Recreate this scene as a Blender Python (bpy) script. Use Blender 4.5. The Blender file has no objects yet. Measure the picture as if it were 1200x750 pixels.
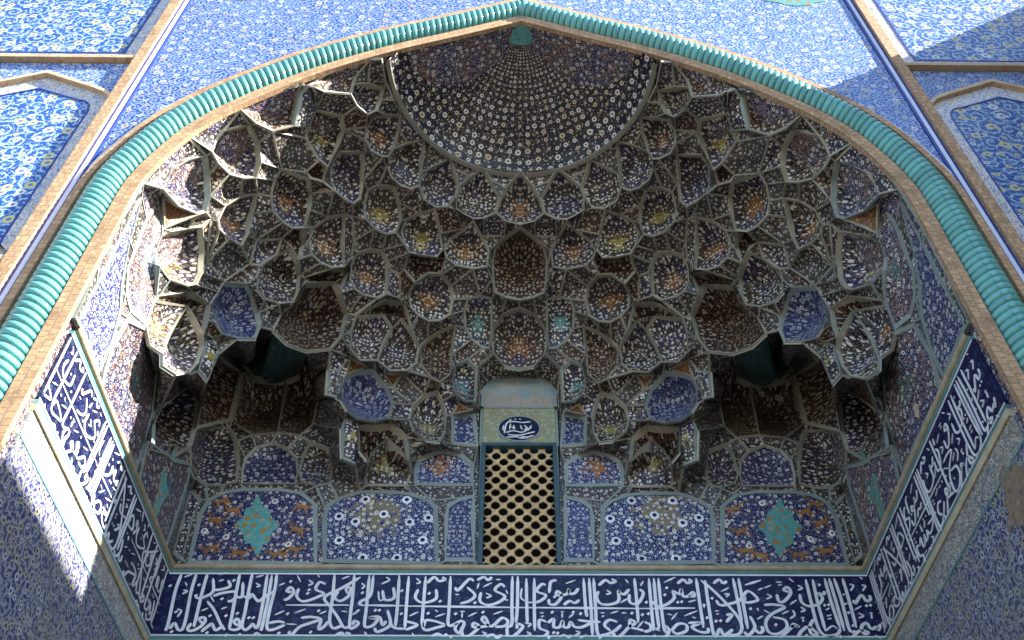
import bpy, bmesh, math, random
from mathutils import Vector, Matrix
from mathutils.geometry import delaunay_2d_cdt

scene = bpy.context.scene
col = scene.collection
H = 1.6                      # eye height: all survey heights are measured from the eye

# ------------------------------------------------------------------ camera
FPX, PITCH, YAW, ROLL, CX, CY = 1115.5, 0.84323, 0.017306, -0.0066227, 610.9, 375.0
EYE = Vector((-0.1243, 0.0, H))
fwd0 = Vector((math.sin(YAW), math.cos(YAW), 0)); right0 = Vector((math.cos(YAW), -math.sin(YAW), 0))
FWD = fwd0 * math.cos(PITCH) + Vector((0, 0, 1)) * math.sin(PITCH)
UP0 = -fwd0 * math.sin(PITCH) + Vector((0, 0, 1)) * math.cos(PITCH)
RIGHT = right0 * math.cos(ROLL) + UP0 * math.sin(ROLL)
UP = UP0 * math.cos(ROLL) - right0 * math.sin(ROLL)
cam = bpy.data.cameras.new('camera'); camo = bpy.data.objects.new('camera', cam); col.objects.link(camo)
m = Matrix((RIGHT, UP, -FWD)).transposed().to_4x4(); m.translation = EYE
camo.matrix_world = m
cam.sensor_width = 36.0; cam.lens = 36.0 * FPX / 1200.0
cam.shift_x = -(CX - 600.0) / 1200.0
cam.clip_start = 0.05; cam.clip_end = 2000
scene.camera = camo

# ------------------------------------------------------------------ light
SUN = Vector((1.0, -0.30, 0.742)).normalized()      # towards the sun
elev = math.asin(SUN.z); azim = math.atan2(SUN.x, SUN.y)
world = bpy.data.worlds.new('World'); scene.world = world; world.use_nodes = True
wn = world.node_tree; bg = wn.nodes['Background']
sky = wn.nodes.new('ShaderNodeTexSky'); sky.sky_type = 'NISHITA'; sky.sun_disc = False
sky.sun_elevation = elev; sky.sun_rotation = azim; sky.dust_density = 1.0; sky.altitude = 1500
wn.links.new(sky.outputs[0], bg.inputs[0]); bg.inputs[1].default_value = 0.09
sl = bpy.data.lights.new('sun', 'SUN'); sl.energy = 5.0; sl.angle = math.radians(0.53); sl.color = (1.0, 0.94, 0.84)
so = bpy.data.objects.new('sun', sl); col.objects.link(so); so.location = (30, -10, 40)
so.rotation_euler = (-SUN).to_track_quat('-Z', 'Y').to_euler()
scene.view_settings.view_transform = 'Standard'; scene.view_settings.look = 'None'
scene.view_settings.gamma = 1.0; scene.view_settings.use_curve_mapping = False
scene.view_settings.exposure = 2.4
scene.render.engine = 'CYCLES'
scene.cycles.max_bounces = 8; scene.cycles.diffuse_bounces = 5

# ------------------------------------------------------------------ survey: picture direction -> point on a surface of the place
YF, YB, ZC, XW = 5.574, 9.449, 6.315 + H, 4.0      # facade plane, back wall, cornice height, half width of the recess
ZRIM, RRIM = 11.2 + H, 1.70                        # half dome rim

def ray(u, v):
    return (FWD * FPX + RIGHT * (u - CX) + UP * (CY - v)).normalized()
def on_y(u, v, y):
    d = ray(u, v); return EYE + d * ((y - EYE.y) / d.y)
def on_x(u, v, x):
    d = ray(u, v); return EYE + d * ((x - EYE.x) / d.x)
def on_z(u, v, z):
    d = ray(u, v); return EYE + d * ((z - EYE.z) / d.z)

ARCH_PX = [(611, 25), (680, 43), (760, 63), (840, 88), (900, 112), (944, 132), (975, 149), (1000, 166), (1030, 192), (1056, 222), (1080, 262)]
ARCH = []
for (u, v) in ARCH_PX:
    p = on_y(u, v, YF); ARCH.append((max(p.x, 0), p.z))
ARCH[0] = (0.0, ARCH[0][1] - 0.01)
ARCH[-1] = (4.0, ARCH[-1][1]); ARCH[-2] = (3.985, ARCH[-2][1])
def arch_x(z):
    if z >= ARCH[0][1]: return 0.02
    if z <= ARCH[-1][1]: return 4.0
    for (x0, z0), (x1, z1) in zip(ARCH, ARCH[1:]):
        if z0 >= z >= z1: return x0 + (x1 - x0) * (z0 - z) / (z0 - z1)

def vault_f(p):
    a = arch_x(p.z); zz = p.z - H
    k = 0.85 + 0.118 * min(1, max(0, (11.2 - zz) / 1.5))
    b = max(a * k, 0.02); a = max(a, 0.02)
    e = 2.2 if zz < 10.4 else 2.2 - 0.2 * min(1, (zz - 10.4) / 0.8)
    return (abs(p.x) / a) ** e + (max(0, p.y - YF) / b) ** e
def on_vault(u, v, pull=0.0):
    d = ray(u, v); t = 6.0
    while t < 16 and vault_f(EYE + d * t) < 1: t += 0.03
    lo, hi = t - 0.03, t
    for _ in range(12):
        md = (lo + hi) / 2
        if vault_f(EYE + d * md) < 1: lo = md
        else: hi = md
    p = EYE + d * (hi - pull)
    if p.y < YF + 0.02: p = on_y(u, v, YF + 0.02)
    return p
def on_wall(u, v):
    a = on_y(u, v, YB); b = on_x(u, v, XW)
    return a if (u < CX + 5 or a.y < b.y) else b

# ------------------------------------------------------------------ helpers
class MB:
    def __init__(s): s.v = []; s.f = []; s.uv = []; s.uvn = []; s.mi = []; s.sm = []
    def face(s, pts, uvs=None, uvn=None, mi=0, sm=False):
        i = len(s.v); s.v.extend([tuple(p) for p in pts]); s.f.append(tuple(range(i, i + len(pts))))
        s.uv.append(uvs or [(p[0], p[2]) for p in pts]); s.uvn.append(uvn or [(9.0, 9.0)] * len(pts)); s.mi.append(mi); s.sm.append(sm)
    def box(s, x0, x1, y0, y1, z0, z1, mi=0):
        P = [Vector((x, y, z)) for x in (x0, x1) for y in (y0, y1) for z in (z0, z1)]
        for q, ax in (((0, 1, 3, 2), 'yz'), ((4, 6, 7, 5), 'yz'), ((0, 4, 5, 1), 'xz'), ((2, 3, 7, 6), 'xz'), ((0, 2, 6, 4), 'xy'), ((1, 5, 7, 3), 'xy')):
            pts = [P[i] for i in q]
            uv = [(p.y, p.z) if ax == 'yz' else (p.x, p.z) if ax == 'xz' else (p.x, p.y) for p in pts]
            s.face(pts, uv, mi=mi)
    def build(s, name, mats, parent=None, merge=True):
        me = bpy.data.meshes.new(name); me.from_pydata(s.v, [], s.f)
        for nm, data in (('uv', s.uv), ('uvn', s.uvn)):
            l = me.uv_layers.new(name=nm); k = 0
            for fu in data:
                for c in fu: l.data[k].uv = c; k += 1
        if not isinstance(mats, (list, tuple)): mats = [mats]
        for mt in mats: me.materials.append(mt)
        for i, p in enumerate(me.polygons): p.material_index = s.mi[i]; p.use_smooth = s.sm[i]
        if merge:
            bm = bmesh.new(); bm.from_mesh(me); bmesh.ops.remove_doubles(bm, verts=bm.verts, dist=0.0005); bm.to_mesh(me); bm.free()
        me.update()
        o = bpy.data.objects.new(name, me); col.objects.link(o); o.parent = parent
        return o
def tag(o, label, cat, group=None, kind=None):
    if label: o['label'] = label
    if cat: o['category'] = cat
    if group: o['group'] = group
    if kind: o['kind'] = kind
    return o
def thing(name, label, cat, group=None, loc=(0, 0, 0)):
    o = bpy.data.objects.new(name, None); col.objects.link(o); o.empty_display_size = 0.2
    return tag(o, label, cat, group)

# ------------------------------------------------------------------ materials
def new_mat(name, rough=0.4, spec=0.4):
    mt = bpy.data.materials.new(name); mt.use_nodes = True
    nt = mt.node_tree; b = nt.nodes['Principled BSDF']
    b.inputs['Roughness'].default_value = rough; b.inputs['Specular IOR Level'].default_value = spec
    return mt, nt, b
class NT:
    def __init__(s, nt): s.nt = nt
    def n(s, t, **k):
        x = s.nt.nodes.new(t)
        for a, b in k.items(): setattr(x, a, b)
        return x
    def l(s, a, b): s.nt.links.new(a, b)
    def val(s, sock, x):
        if hasattr(x, 'is_output') or hasattr(x, 'links'): s.l(x, sock)
        else: sock.default_value = x
    def math(s, op, a, b=0.0, c=None):
        x = s.n('ShaderNodeMath', operation=op); s.val(x.inputs[0], a); s.val(x.inputs[1], b)
        if c is not None: s.val(x.inputs[2], c)
        return x.outputs[0]
    def ramp(s, v, lo, hi, a=0.0, b=1.0):
        x = s.n('ShaderNodeMapRange', interpolation_type='SMOOTHSTEP'); s.val(x.inputs[0], v)
        s.val(x.inputs[1], lo); s.val(x.inputs[2], hi); s.val(x.inputs[3], a); s.val(x.inputs[4], b)
        return x.outputs[0]
    def mix(s, f, a, b):
        x = s.n('ShaderNodeMix', data_type='RGBA'); s.val(x.inputs[0], f)
        for k, q in ((6, a), (7, b)):
            if isinstance(q, (tuple, list)): x.inputs[k].default_value = (*q[:3], 1)
            else: s.l(q, x.inputs[k])
        return x.outputs[2]
    def noise(s, vec, scale, detail=2.0, rough=0.5, out=0):
        x = s.n('ShaderNodeTexNoise'); s.l(vec, x.inputs['Vector'])
        x.inputs['Scale'].default_value = scale; x.inputs['Detail'].default_value = detail; x.inputs['Roughness'].default_value = rough
        return x.outputs[out]
    def vor(s, vec, scale, rand=1.0):
        x = s.n('ShaderNodeTexVoronoi', voronoi_dimensions='2D'); s.l(vec, x.inputs['Vector'])
        x.inputs['Scale'].default_value = scale; x.inputs['Randomness'].default_value = rand
        return x
def floral(name, ground, ground2, vine, petal, petal2, eye, leaf, s1=9.0, R=0.36, dot=0.26, vw=0.035, motif=None, mamt=0.75, rand=0.85, rough=0.36, vs=1.4, wear=(0.16, 0.12, 0.08), wamt=0.35, dots2=2.4, vine2=None, msize=0.42, mirror=False, spiral=0.0, turns=2.2):
    """glazed tile mosaic: ringed flowers, small leaves and thin scrolling stems on a ground colour"""
    mt, nt, b = new_mat(name, rough, 0.3); N = NT(nt)
    uv = N.n('ShaderNodeUVMap', uv_map='uv').outputs[0]
    info = N.n('ShaderNodeObjectInfo')
    off = N.n('ShaderNodeVectorMath', operation='SCALE'); off.inputs[0].default_value = (37.0, 53.0, 0); N.l(info.outputs['Random'], off.inputs['Scale'])
    ad = N.n('ShaderNodeVectorMath', operation='ADD'); N.l(uv, ad.inputs[0]); N.l(off.outputs[0], ad.inputs[1])
    if mirror:                                           # each piece is drawn symmetric about its own upright axis
        sx = N.n('ShaderNodeSeparateXYZ'); N.l(uv, sx.inputs[0]); cx = N.n('ShaderNodeCombineXYZ')
        N.l(N.math('ABSOLUTE', sx.outputs[0]), cx.inputs[0]); N.l(sx.outputs[1], cx.inputs[1]); N.l(cx.outputs[0], ad.inputs[0])
    P = ad.outputs[0]
    dn = N.n('ShaderNodeTexNoise'); N.l(P, dn.inputs['Vector']); dn.inputs['Scale'].default_value = s1 * 1.1; dn.inputs['Detail'].default_value = 1
    ds = N.n('ShaderNodeVectorMath', operation='MULTIPLY_ADD'); N.l(dn.outputs['Color'], ds.inputs[0]); ds.inputs[1].default_value = (0.35 / s1,) * 3; N.l(P, ds.inputs[2])
    Q = ds.outputs[0]
    low = N.noise(P, 1.7, 3, 0.6)
    c = N.mix(N.ramp(low, 0.42, 0.62), ground, ground2)
    n1 = N.noise(Q, s1 * vs, 1.0); v1 = N.ramp(N.math('ABSOLUTE', N.math('SUBTRACT', n1, 0.5)), vw, vw * 0.45)
    ofs = N.n('ShaderNodeVectorMath', operation='ADD'); N.l(Q, ofs.inputs[0]); ofs.inputs[1].default_value = (11.3, 7.1, 0)
    n2 = N.noise(ofs.outputs[0], s1 * vs * 1.25, 0.5); v2 = N.ramp(N.math('ABSOLUTE', N.math('SUBTRACT', n2, 0.5)), vw, vw * 0.45)
    c = N.mix(N.math('MULTIPLY', v2, 0.8), c, vine2 or vine); c = N.mix(v1, c, vine)
    if spiral:                                           # stems that coil outwards from each large blossom
        VS = N.vor(P, spiral, 0.75)
        dv = N.n('ShaderNodeVectorMath', operation='SUBTRACT'); N.l(P, dv.inputs[0]); N.l(VS.outputs['Position'], dv.inputs[1])
        sp = N.n('ShaderNodeSeparateXYZ'); N.l(dv.outputs[0], sp.inputs[0])
        th = N.math('DIVIDE', N.math('ARCTAN2', sp.outputs[1], sp.outputs[0]), 2 * math.pi)
        sc = N.n('ShaderNodeSeparateColor'); N.l(VS.outputs['Color'], sc.inputs[0])
        sgn = N.math('MULTIPLY_ADD', N.math('GREATER_THAN', sc.outputs[2], 0.5), 2.0, -1.0)
        ph = N.math('FRACT', N.math('ADD', N.math('MULTIPLY_ADD', VS.outputs['Distance'], turns, N.math('MULTIPLY', th, sgn)), sc.outputs[1]))
        line = N.math('ABSOLUTE', N.math('SUBTRACT', ph, 0.5))
        c = N.mix(N.ramp(line, 0.115, 0.07), c, vine)
        # leaves thicken the stem at intervals
        lf = N.math('ABSOLUTE', N.math('SUBTRACT', N.math('FRACT', N.math('MULTIPLY_ADD', th, 7.0, N.math('MULTIPLY', VS.outputs['Distance'], 3.0))), 0.5))
        c = N.mix(N.math('MULTIPLY', N.ramp(lf, 0.2, 0.1), N.ramp(line, 0.26, 0.16)), c, leaf)
    V2 = N.vor(ofs.outputs[0], s1 * dots2, 0.9)
    c = N.mix(N.ramp(V2.outputs['Distance'], dot, dot * 0.7), c, leaf)
    if motif:
        un = N.n('ShaderNodeUVMap', uv_map='uvn').outputs[0]
        ln = N.n('ShaderNodeVectorMath', operation='LENGTH'); N.l(un, ln.inputs[0])
        nn = N.noise(P, s1 * 0.9, 2.0)
        rr = N.math('ADD', ln.outputs['Value'], N.math('MULTIPLY', N.math('SUBTRACT', nn, 0.5), 1.1))
        mm = N.math('MULTIPLY', N.ramp(rr, msize, msize * 0.75), mamt)
        c = N.mix(mm, c, motif)
    V1 = N.vor(P, s1, rand)
    sep = N.n('ShaderNodeSeparateColor'); N.l(V1.outputs['Color'], sep.inputs[0])
    Rr = N.math('MULTIPLY_ADD', sep.outputs[0], R * 0.7, R * 0.45)
    d = V1.outputs['Distance']
    pc = N.mix(N.ramp(sep.outputs[1], 0.62, 0.68), petal, petal2)
    c = N.mix(N.ramp(N.math('DIVIDE', d, Rr), 1.0, 0.82), c, pc)
    c = N.mix(N.ramp(N.math('DIVIDE', d, Rr), 0.46, 0.34), c, eye)
    # grime and loss of glaze
    w = N.ramp(N.noise(P, 3.1, 4, 0.65), 0.52, 0.78)
    c = N.mix(N.math('MULTIPLY', w, wamt), c, wear)
    hv = N.n('ShaderNodeHueSaturation'); N.l(c, hv.inputs['Color']); N.l(N.math('MULTIPLY_ADD', info.outputs['Random'], 0.3, 0.85), hv.inputs['Value'])
    N.l(hv.outputs[0], b.inputs['Base Color'])
    N.l(N.math('MULTIPLY_ADD', w, 0.3, rough), b.inputs['Roughness'])
    bp = N.n('ShaderNodeBump'); bp.inputs['Strength'].default_value = 0.25; bp.inputs['Distance'].default_value = 0.004
    N.l(N.noise(P, s1 * 3.0, 2), bp.inputs['Height']); N.l(bp.outputs[0], b.inputs['Normal'])
    return mt
def plain(name, c1, c2, scale=6.0, rough=0.5, bump=0.3, spec=0.35, c3=None):
    """mottled fired clay, glaze or plaster"""
    mt, nt, b = new_mat(name, rough, spec); N = NT(nt)
    P = N.n('ShaderNodeTexCoord').outputs['Object']
    info = N.n('ShaderNodeObjectInfo')
    a = N.noise(P, scale, 5, 0.65)
    c = N.mix(N.ramp(a, 0.35, 0.65), c1, c2)
    if c3: c = N.mix(N.ramp(N.noise(P, scale * 3.3, 3, 0.6), 0.56, 0.7), c, c3)
    hv = N.n('ShaderNodeHueSaturation'); N.l(c, hv.inputs['Color']); N.l(N.math('MULTIPLY_ADD', info.outputs['Random'], 0.3, 0.85), hv.inputs['Value'])
    N.l(hv.outputs[0], b.inputs['Base Color'])
    bp = N.n('ShaderNodeBump'); bp.inputs['Strength'].default_value = bump; bp.inputs['Distance'].default_value = 0.01
    N.l(N.noise(P, scale * 6, 4, 0.6), bp.inputs['Height']); N.l(bp.outputs[0], b.inputs['Normal'])
    return mt
def bricky(name, c1, c2, joint, sx=9.0, bw=0.5, bh=0.25):
    """narrow cut bricks laid across a strip; uv.x runs along the strip in metres"""
    mt, nt, b = new_mat(name, 0.75, 0.2); N = NT(nt)
    uv = N.n('ShaderNodeUVMap', uv_map='uv').outputs[0]
    br = N.n('ShaderNodeTexBrick'); N.l(uv, br.inputs['Vector'])
    br.inputs['Color1'].default_value = (*c1, 1); br.inputs['Color2'].default_value = (*c2, 1); br.inputs['Mortar'].default_value = (*joint, 1)
    br.inputs['Scale'].default_value = sx; br.inputs['Mortar Size'].default_value = 0.08 * bh; br.inputs['Brick Width'].default_value = bw; br.inputs['Row Height'].default_value = bh
    br.offset = 0.5
    w = N.noise(uv, 4.0, 5, 0.7)
    c = N.mix(N.ramp(w, 0.42, 0.75), br.outputs['Color'], tuple(x * 0.45 for x in c1)); c = N.mix(N.ramp(N.noise(uv, 19.0, 3, 0.6), 0.55, 0.7), c, tuple(min(1, x * 1.35) for x in c1))
    N.l(c, b.inputs['Base Color'])
    bp = N.n('ShaderNodeBump'); bp.inputs['Strength'].default_value = 0.4; bp.inputs['Distance'].default_value = 0.01
    N.l(br.outputs['Fac'], bp.inputs['Height']); bp.invert = True; N.l(bp.outputs[0], b.inputs['Normal'])
    return mt

NAVY = (0.007, 0.011, 0.070); INK = (0.006, 0.0055, 0.012); BRN = (0.022, 0.014, 0.010); BLUE = (0.010, 0.018, 0.105)
WHT = (0.62, 0.60, 0.56); CRM = (0.52, 0.44, 0.30); GLD = (0.34, 0.20, 0.05); TAN = (0.20, 0.15, 0.09); TQ = (0.06, 0.26, 0.27)
M = {}
kw = dict(s1=18.0, R=0.33, dot=0.19, vw=0.016, vs=0.8, mirror=True, wamt=0.2)
M['dk'] = floral('tile_dark', INK, NAVY, TAN, WHT, CRM, WHT, (0.34, 0.28, 0.20), **kw)
M['bl'] = floral('tile_cobalt', BLUE, NAVY, (0.16, 0.20, 0.32), WHT, (0.5, 0.52, 0.6), NAVY, (0.3, 0.32, 0.4), **kw)
M['rd'] = floral('tile_russet', INK, BRN, (0.14, 0.06, 0.03), CRM, WHT, BRN, (0.36, 0.24, 0.15), **{**kw, 'R': 0.30})
M['or'] = floral('tile_orange_heart', INK, NAVY, TAN, WHT, CRM, WHT, (0.34, 0.28, 0.20), motif=(0.34, 0.14, 0.03), mamt=0.7, msize=0.22, **kw)
M['yl'] = floral('tile_yellow_heart', INK, NAVY, TAN, WHT, CRM, WHT, (0.34, 0.28, 0.20), motif=(0.36, 0.29, 0.06), mamt=0.7, msize=0.22, **kw)
M['tq'] = floral('tile_turquoise_heart', INK, NAVY, TAN, WHT, CRM, WHT, (0.34, 0.28, 0.20), motif=(0.08, 0.34, 0.34), mamt=0.7, msize=0.2, **kw)
M['wb'] = floral('tile_web', (0.022, 0.019, 0.022), (0.046, 0.040, 0.038), (0.12, 0.105, 0.085), WHT, CRM, NAVY, (0.26, 0.24, 0.22), s1=17.0, R=0.30, dot=0.18, vw=0.02, vs=0.8, wamt=0.2)
M['ot'] = floral('tile_orange', (0.12, 0.045, 0.02), (0.15, 0.06, 0.025), (0.30, 0.16, 0.06), CRM, GLD, BRN, GLD, s1=14.0, R=0.2, dot=0.1)
M['gn'] = floral('tile_teal', (0.018, 0.065, 0.065), (0.020, 0.050, 0.05), (0.03, 0.07, 0.07), (0.12, 0.22, 0.20), (0.20, 0.22, 0.17), NAVY, (0.05, 0.12, 0.11), s1=11.0, R=0.26, dot=0.2, mirror=True)
kw2 = dict(s1=13.0, R=0.30, dot=0.20, vw=0.018, vs=0.9, wamt=0.15)
M['wp'] = floral('tile_wall_panel', BLUE, NAVY, (0.12, 0.15, 0.22), WHT, WHT, (0.20, 0.20, 0.16), (0.5, 0.5, 0.56), motif=(0.26, 0.20, 0.05), mamt=0.6, msize=0.25, **kw2)
M['wd'] = floral('tile_wall_panel_beasts', NAVY, (0.014, 0.016, 0.07), (0.13, 0.12, 0.14), WHT, (0.40, 0.38, 0.44), (0.2, 0.12, 0.05), (0.30, 0.29, 0.34), **kw2)
M['ws'] = floral('tile_wall_shield', BLUE, NAVY, (0.13, 0.17, 0.26), WHT, WHT, NAVY, WHT, motif=(0.32, 0.13, 0.05), mamt=0.9, msize=0.2, **{**kw2, 's1': 14.0})
M['sp'] = floral('tile_side_panel', (0.06, 0.035, 0.04), (0.025, 0.025, 0.08), (0.24, 0.21, 0.19), WHT, (0.34, 0.17, 0.12), BRN, (0.42, 0.41, 0.42), motif=(0.05, 0.20, 0.18), mamt=0.4, msize=0.12, **{**kw2, 's1': 12.0})
M['sb'] = floral('tile_side_blue', (0.02, 0.03, 0.13), (0.03, 0.03, 0.09), (0.22, 0.24, 0.3), WHT, (0.5, 0.5, 0.55), GLD, (0.44, 0.44, 0.48), **{**kw2, 's1': 12.0})
M['dome'] = floral('tile_dome', INK, (0.010, 0.010, 0.035), (0.07, 0.05, 0.035), WHT, CRM, (0.10, 0.07, 0.04), (0.40, 0.36, 0.30), s1=1.0, R=0.30, dot=0.17, vw=0.03, rand=0.3, vs=0.9, dots2=2.0, wamt=0.0)
FB = (0.024, 0.070, 0.26); FB2 = (0.038, 0.105, 0.32)
M['spandrel'] = floral('tile_spandrel', FB, FB2, (0.30, 0.35, 0.48), (0.46, 0.47, 0.46), (0.38, 0.34, 0.18), (0.10, 0.14, 0.34), (0.26, 0.32, 0.46), s1=6.0, R=0.24, dot=0.17, vw=0.016, vs=1.3, dots2=2.6, vine2=(0.12, 0.28, 0.48), spiral=6.2, turns=3.0, wamt=0.08, wear=(0.3, 0.27, 0.2))
M['blind'] = floral('tile_blind_panel', FB, (0.018, 0.075, 0.29), (0.28, 0.38, 0.48), (0.50, 0.45, 0.18), (0.56, 0.58, 0.56), (0.10, 0.16, 0.36), (0.30, 0.42, 0.56), s1=4.8, R=0.30, dot=0.16, vw=0.012, vs=1.2, spiral=3.6, turns=3.0, dots2=2.6, vine2=(0.2, 0.4, 0.5), wamt=0.05, wear=(0.3, 0.27, 0.2))
M['border'] = floral('tile_pale_border', (0.56, 0.54, 0.50), (0.50, 0.50, 0.50), (0.16, 0.20, 0.36), (0.24, 0.26, 0.38), (0.5, 0.38, 0.24), (0.6, 0.58, 0.5), (0.24, 0.26, 0.38), s1=9.0, R=0.26, dot=0.17, vw=0.035, wamt=0.15)
M['dado'] = floral('tile_dado', (0.03, 0.04, 0.17), (0.07, 0.075, 0.14), (0.30, 0.31, 0.34), (0.36, 0.34, 0.22), (0.44, 0.45, 0.50), NAVY, (0.32, 0.31, 0.26), s1=8.0, R=0.28, dot=0.2, vw=0.03, wamt=0.25, vs=1.4, spiral=5.5, turns=2.6)
M['frieze'] = floral('tile_border_frieze', (0.13, 0.16, 0.21), (0.19, 0.18, 0.17), (0.42, 0.41, 0.36), CRM, WHT, NAVY, (0.3, 0.26, 0.18), s1=12.0, R=0.3, dot=0.24, vw=0.05)
M['green'] = floral('tile_plaque_border', (0.20, 0.25, 0.15), (0.22, 0.22, 0.14), (0.36, 0.32, 0.14), (0.42, 0.44, 0.34), (0.40, 0.22, 0.10), (0.1, 0.16, 0.1), (0.30, 0.36, 0.24), s1=12.0, R=0.3, dot=0.22)
M['rib'] = plain('rib_glaze', (0.33, 0.295, 0.225), (0.25, 0.255, 0.205), 3.0, 0.5, 0.3, c3=(0.40, 0.35, 0.26))
M['ribg'] = plain('rib_glaze_green', (0.21, 0.27, 0.25), (0.24, 0.27, 0.25), 3.0, 0.45, 0.3, c3=(0.32, 0.31, 0.26))
M['brick'] = bricky('brick_strip', (0.45, 0.29, 0.165), (0.36, 0.21, 0.115), (0.22, 0.17, 0.12), 1.0, 0.075, 0.083)
M['stone'] = plain('stone_moulding', (0.52, 0.39, 0.25), (0.44, 0.31, 0.19), 5.0, 0.65, 0.4, c3=(0.28, 0.17, 0.10))
M['bead'] = plain('cornice_bead', (0.46, 0.40, 0.27), (0.36, 0.29, 0.18), 6.0, 0.5, 0.3)
M['rope'] = plain('turquoise_glaze', (0.085, 0.30, 0.29), (0.15, 0.38, 0.35), 2.5, 0.18, 0.25, 0.5, c3=(0.045, 0.19, 0.21))
M['groove'] = plain('rope_joint', (0.02, 0.07, 0.08), (0.03, 0.10, 0.11), 6.0, 0.6, 0.2)
M['tq'+'p'] = plain('turquoise_line', (0.08, 0.22, 0.22), (0.13, 0.25, 0.23), 5.0, 0.4, 0.2)
M['navyt'] = floral('navy_scroll_field', (0.004, 0.006, 0.042), (0.005, 0.006, 0.030), (0.012, 0.016, 0.062), (0.03, 0.035, 0.09), (0.03, 0.06, 0.10), NAVY, (0.014, 0.02, 0.065), s1=9.0, R=0.3, dot=0.2, vw=0.02, wamt=0.0, spiral=6.0, turns=2.6)
M['navyp'] = plain('navy_field', (0.006, 0.008, 0.055), (0.008, 0.010, 0.036), 4.0, 0.38, 0.1, 0.25)
M['white'] = plain('white_letter_glaze', (0.74, 0.74, 0.76), (0.64, 0.64, 0.68), 7.0, 0.35, 0.1)
M['linew'] = plain('pale_blue_line', (0.55, 0.60, 0.72), (0.48, 0.54, 0.70), 6.0, 0.4, 0.1)
M['lineb'] = plain('blue_line', (0.02, 0.04, 0.22), (0.03, 0.06, 0.28), 6.0, 0.4, 0.1)
M['lattice'] = plain('lattice_clay', (0.66, 0.50, 0.28), (0.56, 0.41, 0.23), 9.0, 0.7, 0.4, c3=(0.56, 0.52, 0.40))
M['plaster'] = plain('weathered_plaster', (0.36, 0.35, 0.30), (0.20, 0.27, 0.29), 2.4, 0.8, 0.4, 0.2, c3=(0.30, 0.26, 0.20))
M['winframe'] = plain('window_frame_glaze', (0.035, 0.085, 0.11), (0.05, 0.11, 0.13), 6.0, 0.45, 0.2)
M['ribd'] = plain('dome_rim_glaze', (0.20, 0.18, 0.14), (0.15, 0.15, 0.125), 4.0, 0.5, 0.3)
M['plaster2'] = plain('beige_plaster', (0.42, 0.38, 0.32), (0.36, 0.34, 0.30), 6.0, 0.85, 0.5, 0.1, c3=(0.30, 0.25, 0.20))
M['patch'] = plain('bare_plaster', (0.42, 0.32, 0.24), (0.48, 0.38, 0.28), 8.0, 0.9, 0.5, 0.1)
M['worn'] = floral('tile_worn', (0.28, 0.20, 0.14), (0.22, 0.16, 0.11), (0.20, 0.15, 0.10), (0.34, 0.27, 0.2), (0.10, 0.09, 0.12), (0.2, 0.15, 0.1), (0.16, 0.12, 0.10), s1=9.0, R=0.2, dot=0.2, vw=0.05, rough=0.7)
M['masonry'] = plain('masonry', (0.30, 0.22, 0.14), (0.24, 0.17, 0.11), 1.5, 0.9, 0.5, 0.1)
M['paving'] = bricky('paving_stone', (0.12, 0.115, 0.105), (0.105, 0.10, 0.095), (0.07, 0.065, 0.06), 0.8)
M['dark'] = plain('painted_dark', (0.012, 0.010, 0.009), (0.02, 0.016, 0.012), 3.0, 0.9, 0.1, 0.0)  # near-black paint that stands in for the unlit space behind the lattice

# ------------------------------------------------------------------ ground and masonry behind the tiles
g = MB(); g.face([(-400, -400, 0), (400, -400, 0), (400, 400, 0), (-400, 400, 0)], [(-400, -400), (400, -400), (400, 400), (-400, 400)])
tag(g.build('ground', M['paving']), None, None, kind='structure')
g = MB()
ZT = 17.2
g.box(-9.6, 9.6, 9.95, 10.6, 0, ZT); g.box(-9.6, -4.75, YF + 0.30, 9.95, 0, ZT); g.box(4.75, 9.6, YF + 0.30, 9.95, 0, ZT)
g.box(-4.75, 4.75, YF + 0.30, 9.95, 14.6, ZT)
tag(g.build('masonry_core', M['masonry'], merge=False), 'brick masonry mass that backs the tiled portal', 'masonry')
g = MB(); g.box(7.75, 9.6, 1.2, YF + 0.29, 0, 0.742 * (7.75 - 4.96) + 11.46 + H)
tag(g.build('flanking_wall', M['masonry'], merge=False), 'plain brick flanking wall projecting forward beside the portal', 'wall')

# ------------------------------------------------------------------ arch lines
def smooth_curve(pts, n):
    """Catmull-Rom through points (any dimension), n steps per span"""
    out = []
    P = [tuple(2 * a - b for a, b in zip(pts[0], pts[1]))] + [tuple(p) for p in pts] + [tuple(2 * a - b for a, b in zip(pts[-1], pts[-2]))]
    for i in range(1, len(P) - 2):
        for k in range(n):
            t = k / n
            out.append(tuple(0.5 * (2 * b + (c - a) * t + (2 * a - 5 * b + 4 * c - d) * t * t + (3 * b - a - 3 * c + d) * t ** 3) for a, b, c, d in zip(P[i - 1], P[i], P[i + 1], P[i + 2])))
    out.append(tuple(pts[-1])); return out
ZLOW = 0.02
arch_line = smooth_curve(ARCH, 6)
z = ARCH[-1][1]
while z > ZLOW + 0.5: z -= 0.5; arch_line.append((4.0, z))
arch_line.append((4.0, ZLOW))
def offset_line(d):
    out = []
    for i, (x, z) in enumerate(arch_line):
        a = arch_line[max(0, i - 1)]; b = arch_line[min(len(arch_line) - 1, i + 1)]
        tx, tz = b[0] - a[0], b[1] - a[1]; L = math.hypot(tx, tz)
        out.append((x - tz / L * d, z + tx / L * d))
    # bring the head of the line back to the axis
    (x0, z0), (x1, z1) = out[0], out[1]
    if d > 0:
        zz = z0 - (z1 - z0) / (x1 - x0) * x0; out.insert(0, (0.0, zz))
    else: out.insert(0, (0.0, z0))
    return out
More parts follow.
